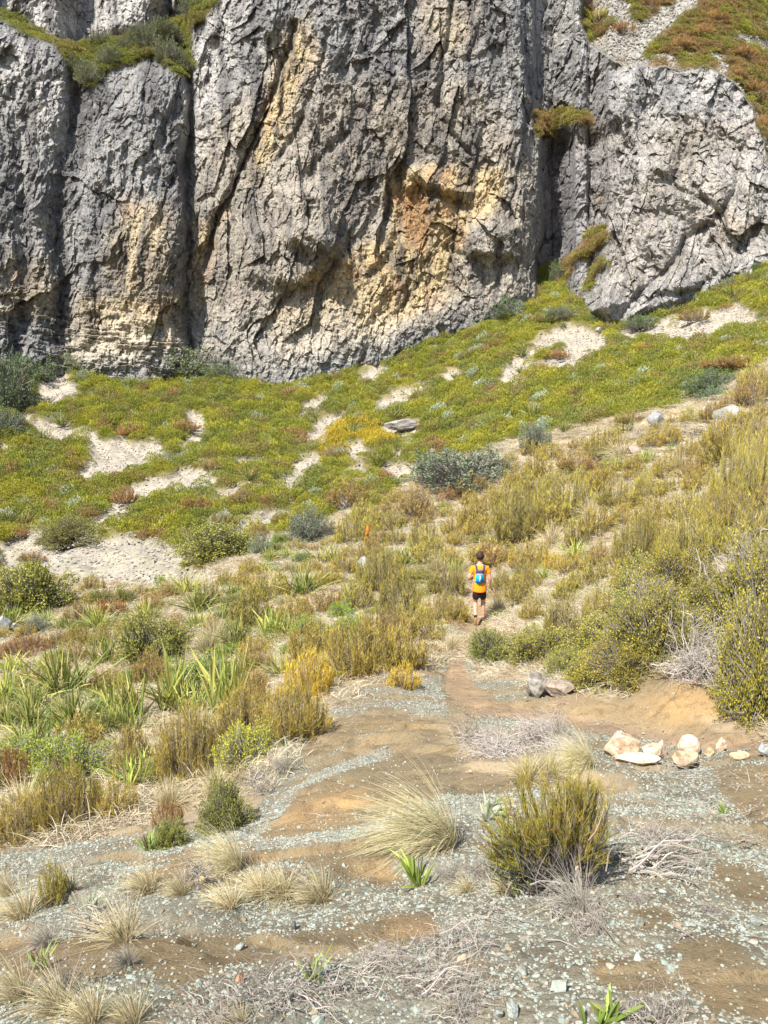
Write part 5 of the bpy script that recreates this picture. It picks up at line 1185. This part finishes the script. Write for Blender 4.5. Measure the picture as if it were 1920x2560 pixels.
def build_runner():
    sk = simple_mat('skin', (.55,.30,.20), .55); hairm = simple_mat('hair', (.045,.025,.018), .6)
    orange = simple_mat('orange_cloth', (.90,.26,.01), .75); black = simple_mat('black_cloth', (.018,.018,.026), .8)
    blue = simple_mat('blue_pack', (.01,.33,.62), .55); dark = simple_mat('dark_pack', (.04,.045,.10), .7); white = simple_mat('white_print', (.75,.85,.9), .6)
    shoe = simple_mat('shoe_black', (.02,.02,.022), .7); sole = simple_mat('shoe_sole', (.42,.27,.10), .8)
    p = at(1197, 1558)
    root = tag(link('person', None, None, (p[0], p[1], p[2] - .015), -.06), 'runner seen from behind in orange shirt, black shorts and small blue backpack on the path', 'person')
    V = [(0,0,.93,(.112,.09)),(0,.02,1.10,(.125,.09)),(0,.05,1.30,(.155,.10)),(0,.07,1.43,(.10,.075)),(0,.085,1.50,(.055,.058)),(0,.10,1.57,(.06,.065)),
         (-.175,.05,1.40,.058),(-.265,-.05,1.17,.045),(-.20,.12,1.10,.034),(-.17,.20,1.12,(.028,.036)),
         (.175,.06,1.40,.058),(.245,.01,1.14,.045),(.262,.10,.93,.034),(.275,.14,.87,(.036,.026)),
         (-.09,0,.86,.092),(-.095,.10,.50,.058),(-.10,-.06,.40,.058),(-.10,-.22,.27,.038),(-.10,-.25,.20,.036),
         (.09,.02,.86,.092),(.105,.16,.52,.058),(.11,.15,.36,.060),(.115,.14,.11,.038),(.118,.17,.07,.036)]
    E = [(0,1),(1,2),(2,3),(3,4),(4,5),(3,6),(6,7),(7,8),(8,9),(3,10),(10,11),(11,12),(12,13),(0,14),(14,15),(15,16),(16,17),(17,18),(0,19),(19,20),(20,21),(21,22),(22,23)]
    def hand(w, base, dirv, across, n0):
        d = nrm(np.array(dirv, float)); a = nrm(np.array(across, float)); pn = np.cross(d, a)
        for k, (off, L) in enumerate(((-.027,.060),(-.009,.070),(.009,.066),(.027,.052))):
            b = np.array(base) + a * off + d * .035; i = len(V)
            V.append((*b, .011)); V.append((*(b + d * L * .5 + pn * .006), .0085)); V.append((*(b + d * L * .8 + pn * .03), .0075)); E.extend([(w, i), (i, i + 1), (i + 1, i + 2)])
        b = np.array(base) - a * .036; i = len(V)
        V.append((*b, .012)); V.append((*(b - a * .02 + d * .03 + pn * .01), .0095)); E.extend([(w, i), (i, i + 1)])
    hand(9, V[9][:3], (.25,.9,.15), (0,.1,1), 0); hand(13, V[13][:3], (.45,.45,-.6), (.2,.85,.4), 0)
    link('body', skin_mesh('body', V, E, sk), root)
    def headf(P):
        P = P.copy(); f = np.clip(P[:, 1], 0, 1); 
        P[:, 0] *= 1 - .22 * np.clip(-P[:, 2], 0, 1); P[:, 1] += .10 * np.clip(-P[:, 2], 0, 1) * (f > .2)
        ns = np.exp(-((P[:, 0] / .14)**2 + ((P[:, 2] + .12) / .22)**2)) * (P[:, 1] > .5); P[:, 1] += ns * .28
        ey = np.exp(-(((np.abs(P[:, 0]) - .36) / .16)**2 + ((P[:, 2] - .06) / .12)**2)) * (P[:, 1] > .4); P[:, 1] -= ey * .10
        return P
    hd = link('head', ellipsoid('head', (0,.115,1.655), (.074,.095,.115), sk, headf, 4), root)
    for s in (-1, 1):
        link('ear', ellipsoid('ear', (s * .076,.105,1.65), (.012,.02,.032), sk, None, 2), hd)
        link('eye', ellipsoid('eye', (s * .027,.197,1.662), (.012,.008,.008), white, None, 2), hd)
    link('mouth', ellipsoid('mouth', (0,.213,1.59), (.024,.006,.006), simple_mat('lips', (.45,.16,.13)), None, 2), hd)
    def hairf(P):
        P = P.copy(); n = fbm(P[:, 0] * 3.5, P[:, 1] * 3.5, P[:, 2] * 3.5, 3)
        return P * (1 + .4 * n)[:, None]
    link('hair', ellipsoid('hair', (.0,.095,1.69), (.090,.104,.110), hairm, hairf, 4), root)
    link('shirt', skin_mesh('shirt', [(0,.0,.80,(.19,.16)),(0,.0,.86,(.19,.155)),(0,0,.97,(.185,.14)),(0,.02,1.10,(.17,.125)),(0,.045,1.30,(.185,.125)),(0,.07,1.42,(.125,.09)),(0,.082,1.475,(.07,.068)),(-.172,.05,1.395,.078),(-.232,-.01,1.25,.070),(.172,.06,1.395,.078),(.222,.03,1.25,.070)],
        [(0,1),(1,2),(2,3),(3,4),(4,5),(5,6),(5,7),(7,8),(5,9),(9,10)], orange), root)
    link('shorts', skin_mesh('shorts', [(0,0,.98,(.135,.11)),(0,0,.86,(.165,.125)),(-.085,.02,.74,.10),(-.095,.06,.60,.095),(.085,.03,.74,.10),(.10,.10,.60,.095)], [(0,1),(1,2),(2,3),(1,4),(4,5)], black, 1), root)
    for s, a, b, c in ((-1, (-.10,-.265,.25), (-.10,-.235,.13), (-.10,-.19,.035)), (1, (.118,.10,.055), (.12,.20,.055), (.122,.31,.04))):
        sh = link('shoe', skin_mesh('shoe', [(*a,(.040,.042)),(*b,(.046,.040)),(*c,(.042,.030)),((a[0]), (-.235 if s < 0 else .145), (.30 if s < 0 else .12), .042)], [(0,1),(1,2),(0,3)], shoe), root)
        d = nrm(np.array(c) - np.array(a)); off = np.array([0, -.036, -.018]) if s < 0 else np.array([0, 0, -.036])
        link('sole', skin_mesh('sole', [(*(np.array(a) - d * .03 + off),(.036,.014)),(*(np.array(b) + off),(.044,.014)),(*(np.array(c) + d * .03 + off),(.036,.012))], [(0,1),(1,2)], sole), sh)
    bp = tag(link('backpack', None, root), None)
    rbox('pack_body', (-.015,-.135,1.185), (.20,.10,.25), blue, .035, .86, bp, -.06)
    rbox('pack_top', (-.01,-.11,1.335), (.215,.085,.10), dark, .03, .95, bp, -.05)
    rbox('pack_print', (-.01,-.189,1.19), (.026,.008,.15), white, .003, 1, bp, -.06)
    rbox('pack_cord', (-.01,-.158,1.30), (.16,.012,.012), white, .004, 1, bp)
    for s in (-1, 1):
        link('strap', skin_mesh('strap', [(s * .075,-.09,1.36,(.03,.012)),(s * .10,-.02,1.475,(.028,.012)),(s * .10,.10,1.46,(.028,.012)),(s * .095,.17,1.33,(.024,.012)),(s * .12,.13,1.15,(.02,.012))], [(0,1),(1,2),(2,3),(3,4)], dark), bp)
    link('hip_belt', skin_mesh('hip_belt', [(-.07,-.13,1.09,(.012,.028)),(-.15,-.03,1.09,(.012,.028)),(-.10,.12,1.09,(.012,.022)),(.10,.12,1.09,(.012,.022)),(.15,-.03,1.09,(.012,.03)),(.07,-.13,1.09,(.012,.03))], [(0,1),(1,2),(2,3),(3,4),(4,5)], blue), bp)
    root.scale = (.99, .99, .99)
build_runner()

def build_pole():
    p = at(919, 1385); k = depth_of(p) / F
    root = tag(link('marker_pole', None, None, p), 'thin trail marker pole with orange top standing among brown shrubs', 'marker pole')
    og = simple_mat('orange_paint', (.95,.17,.02), .6); wd = simple_mat('stake', (.30,.20,.12), .85)
    rbox('stake', (0, 0, 32 * k), (.035, .035, 64 * k), wd, .004, 1, root); rbox('sleeve', (0, 0, 58 * k), (.075, .06, 27 * k), og, .008, 1, root)
build_pole()
# ------------------------------------------------------------------ labels: each plant by its look and its nearest landmark
LM = [('runner', 1198, 1480), ('orange marker pole', 918, 1340), ('big grey green bush', 1165, 1170), ('row of pale boulders', 1680, 1875), ('bright yellow shrub', 770, 1700), ('tallest left flax', 560, 1730),
 ('largest swept tussock', 1090, 2040), ('tallest foreground shrub', 1400, 2060), ('upper Y-shaped scree fan', 1400, 870), ('long scree path at left', 250, 1420), ('grey deadwood on the bank', 1755, 1640), ("left edge's dark bush", 20, 980),
 ("right slope's grey boulder", 1640, 1050), ('dark recess of the cliff', 1375, 680), ('bottom left corner', 20, 2540), ('stones at the bottom', 1260, 2530), ('round lime green shrub', 625, 1880), ("left edge's olive mound", 70, 1490),
 ('winding scree patch', 340, 1190), ('small scree patch in mid-slope', 780, 1060), ('right-hand scree strip', 1760, 810), ('bush at the cliff foot', 455, 915), ('brown soil hollow', 850, 2020), ('right edge', 1910, 1400), ('lowest left shrub', 170, 2010), ('fork in the bank and path', 1200, 1720), ('broken pale rock', 1005, 1060), ('lichen-spotted boulder', 1340, 1710), ('upper left cliff ledge', 330, 60), ('upper right rubble chute', 1600, 110), ('little ledge of the cliff', 1400, 300)]
ORD = ['nearest', 'second nearest', 'third nearest', 'fourth nearest', 'fifth nearest', 'sixth nearest', 'seventh nearest', 'eighth nearest', 'ninth nearest', 'tenth nearest', 'eleventh nearest', 'twelfth nearest']
cells = {}
for o, noun, u, v in REG:
    ds = sorted((math.hypot(u - a, v - b), nm, a, b) for nm, a, b in LM)
    d, nm, a, b = ds[0] if ds[0][0] > 25 else ds[1]
    rel = ('left of' if u < a else 'right of') if abs(u - a) > abs(v - b) else ('above' if v < b else 'below')
    cells.setdefault((noun, rel, nm), []).append((d, o))
for (noun, rel, nm), lst in cells.items():
    lst.sort(key=lambda t: t[0])
    for i, (d, o) in enumerate(lst):
        o['label'] = ('%s %s the %s' % (noun, rel, nm)) if len(lst) == 1 else ('%s %s %s the %s' % (noun, ORD[min(i, 11)], rel, nm))
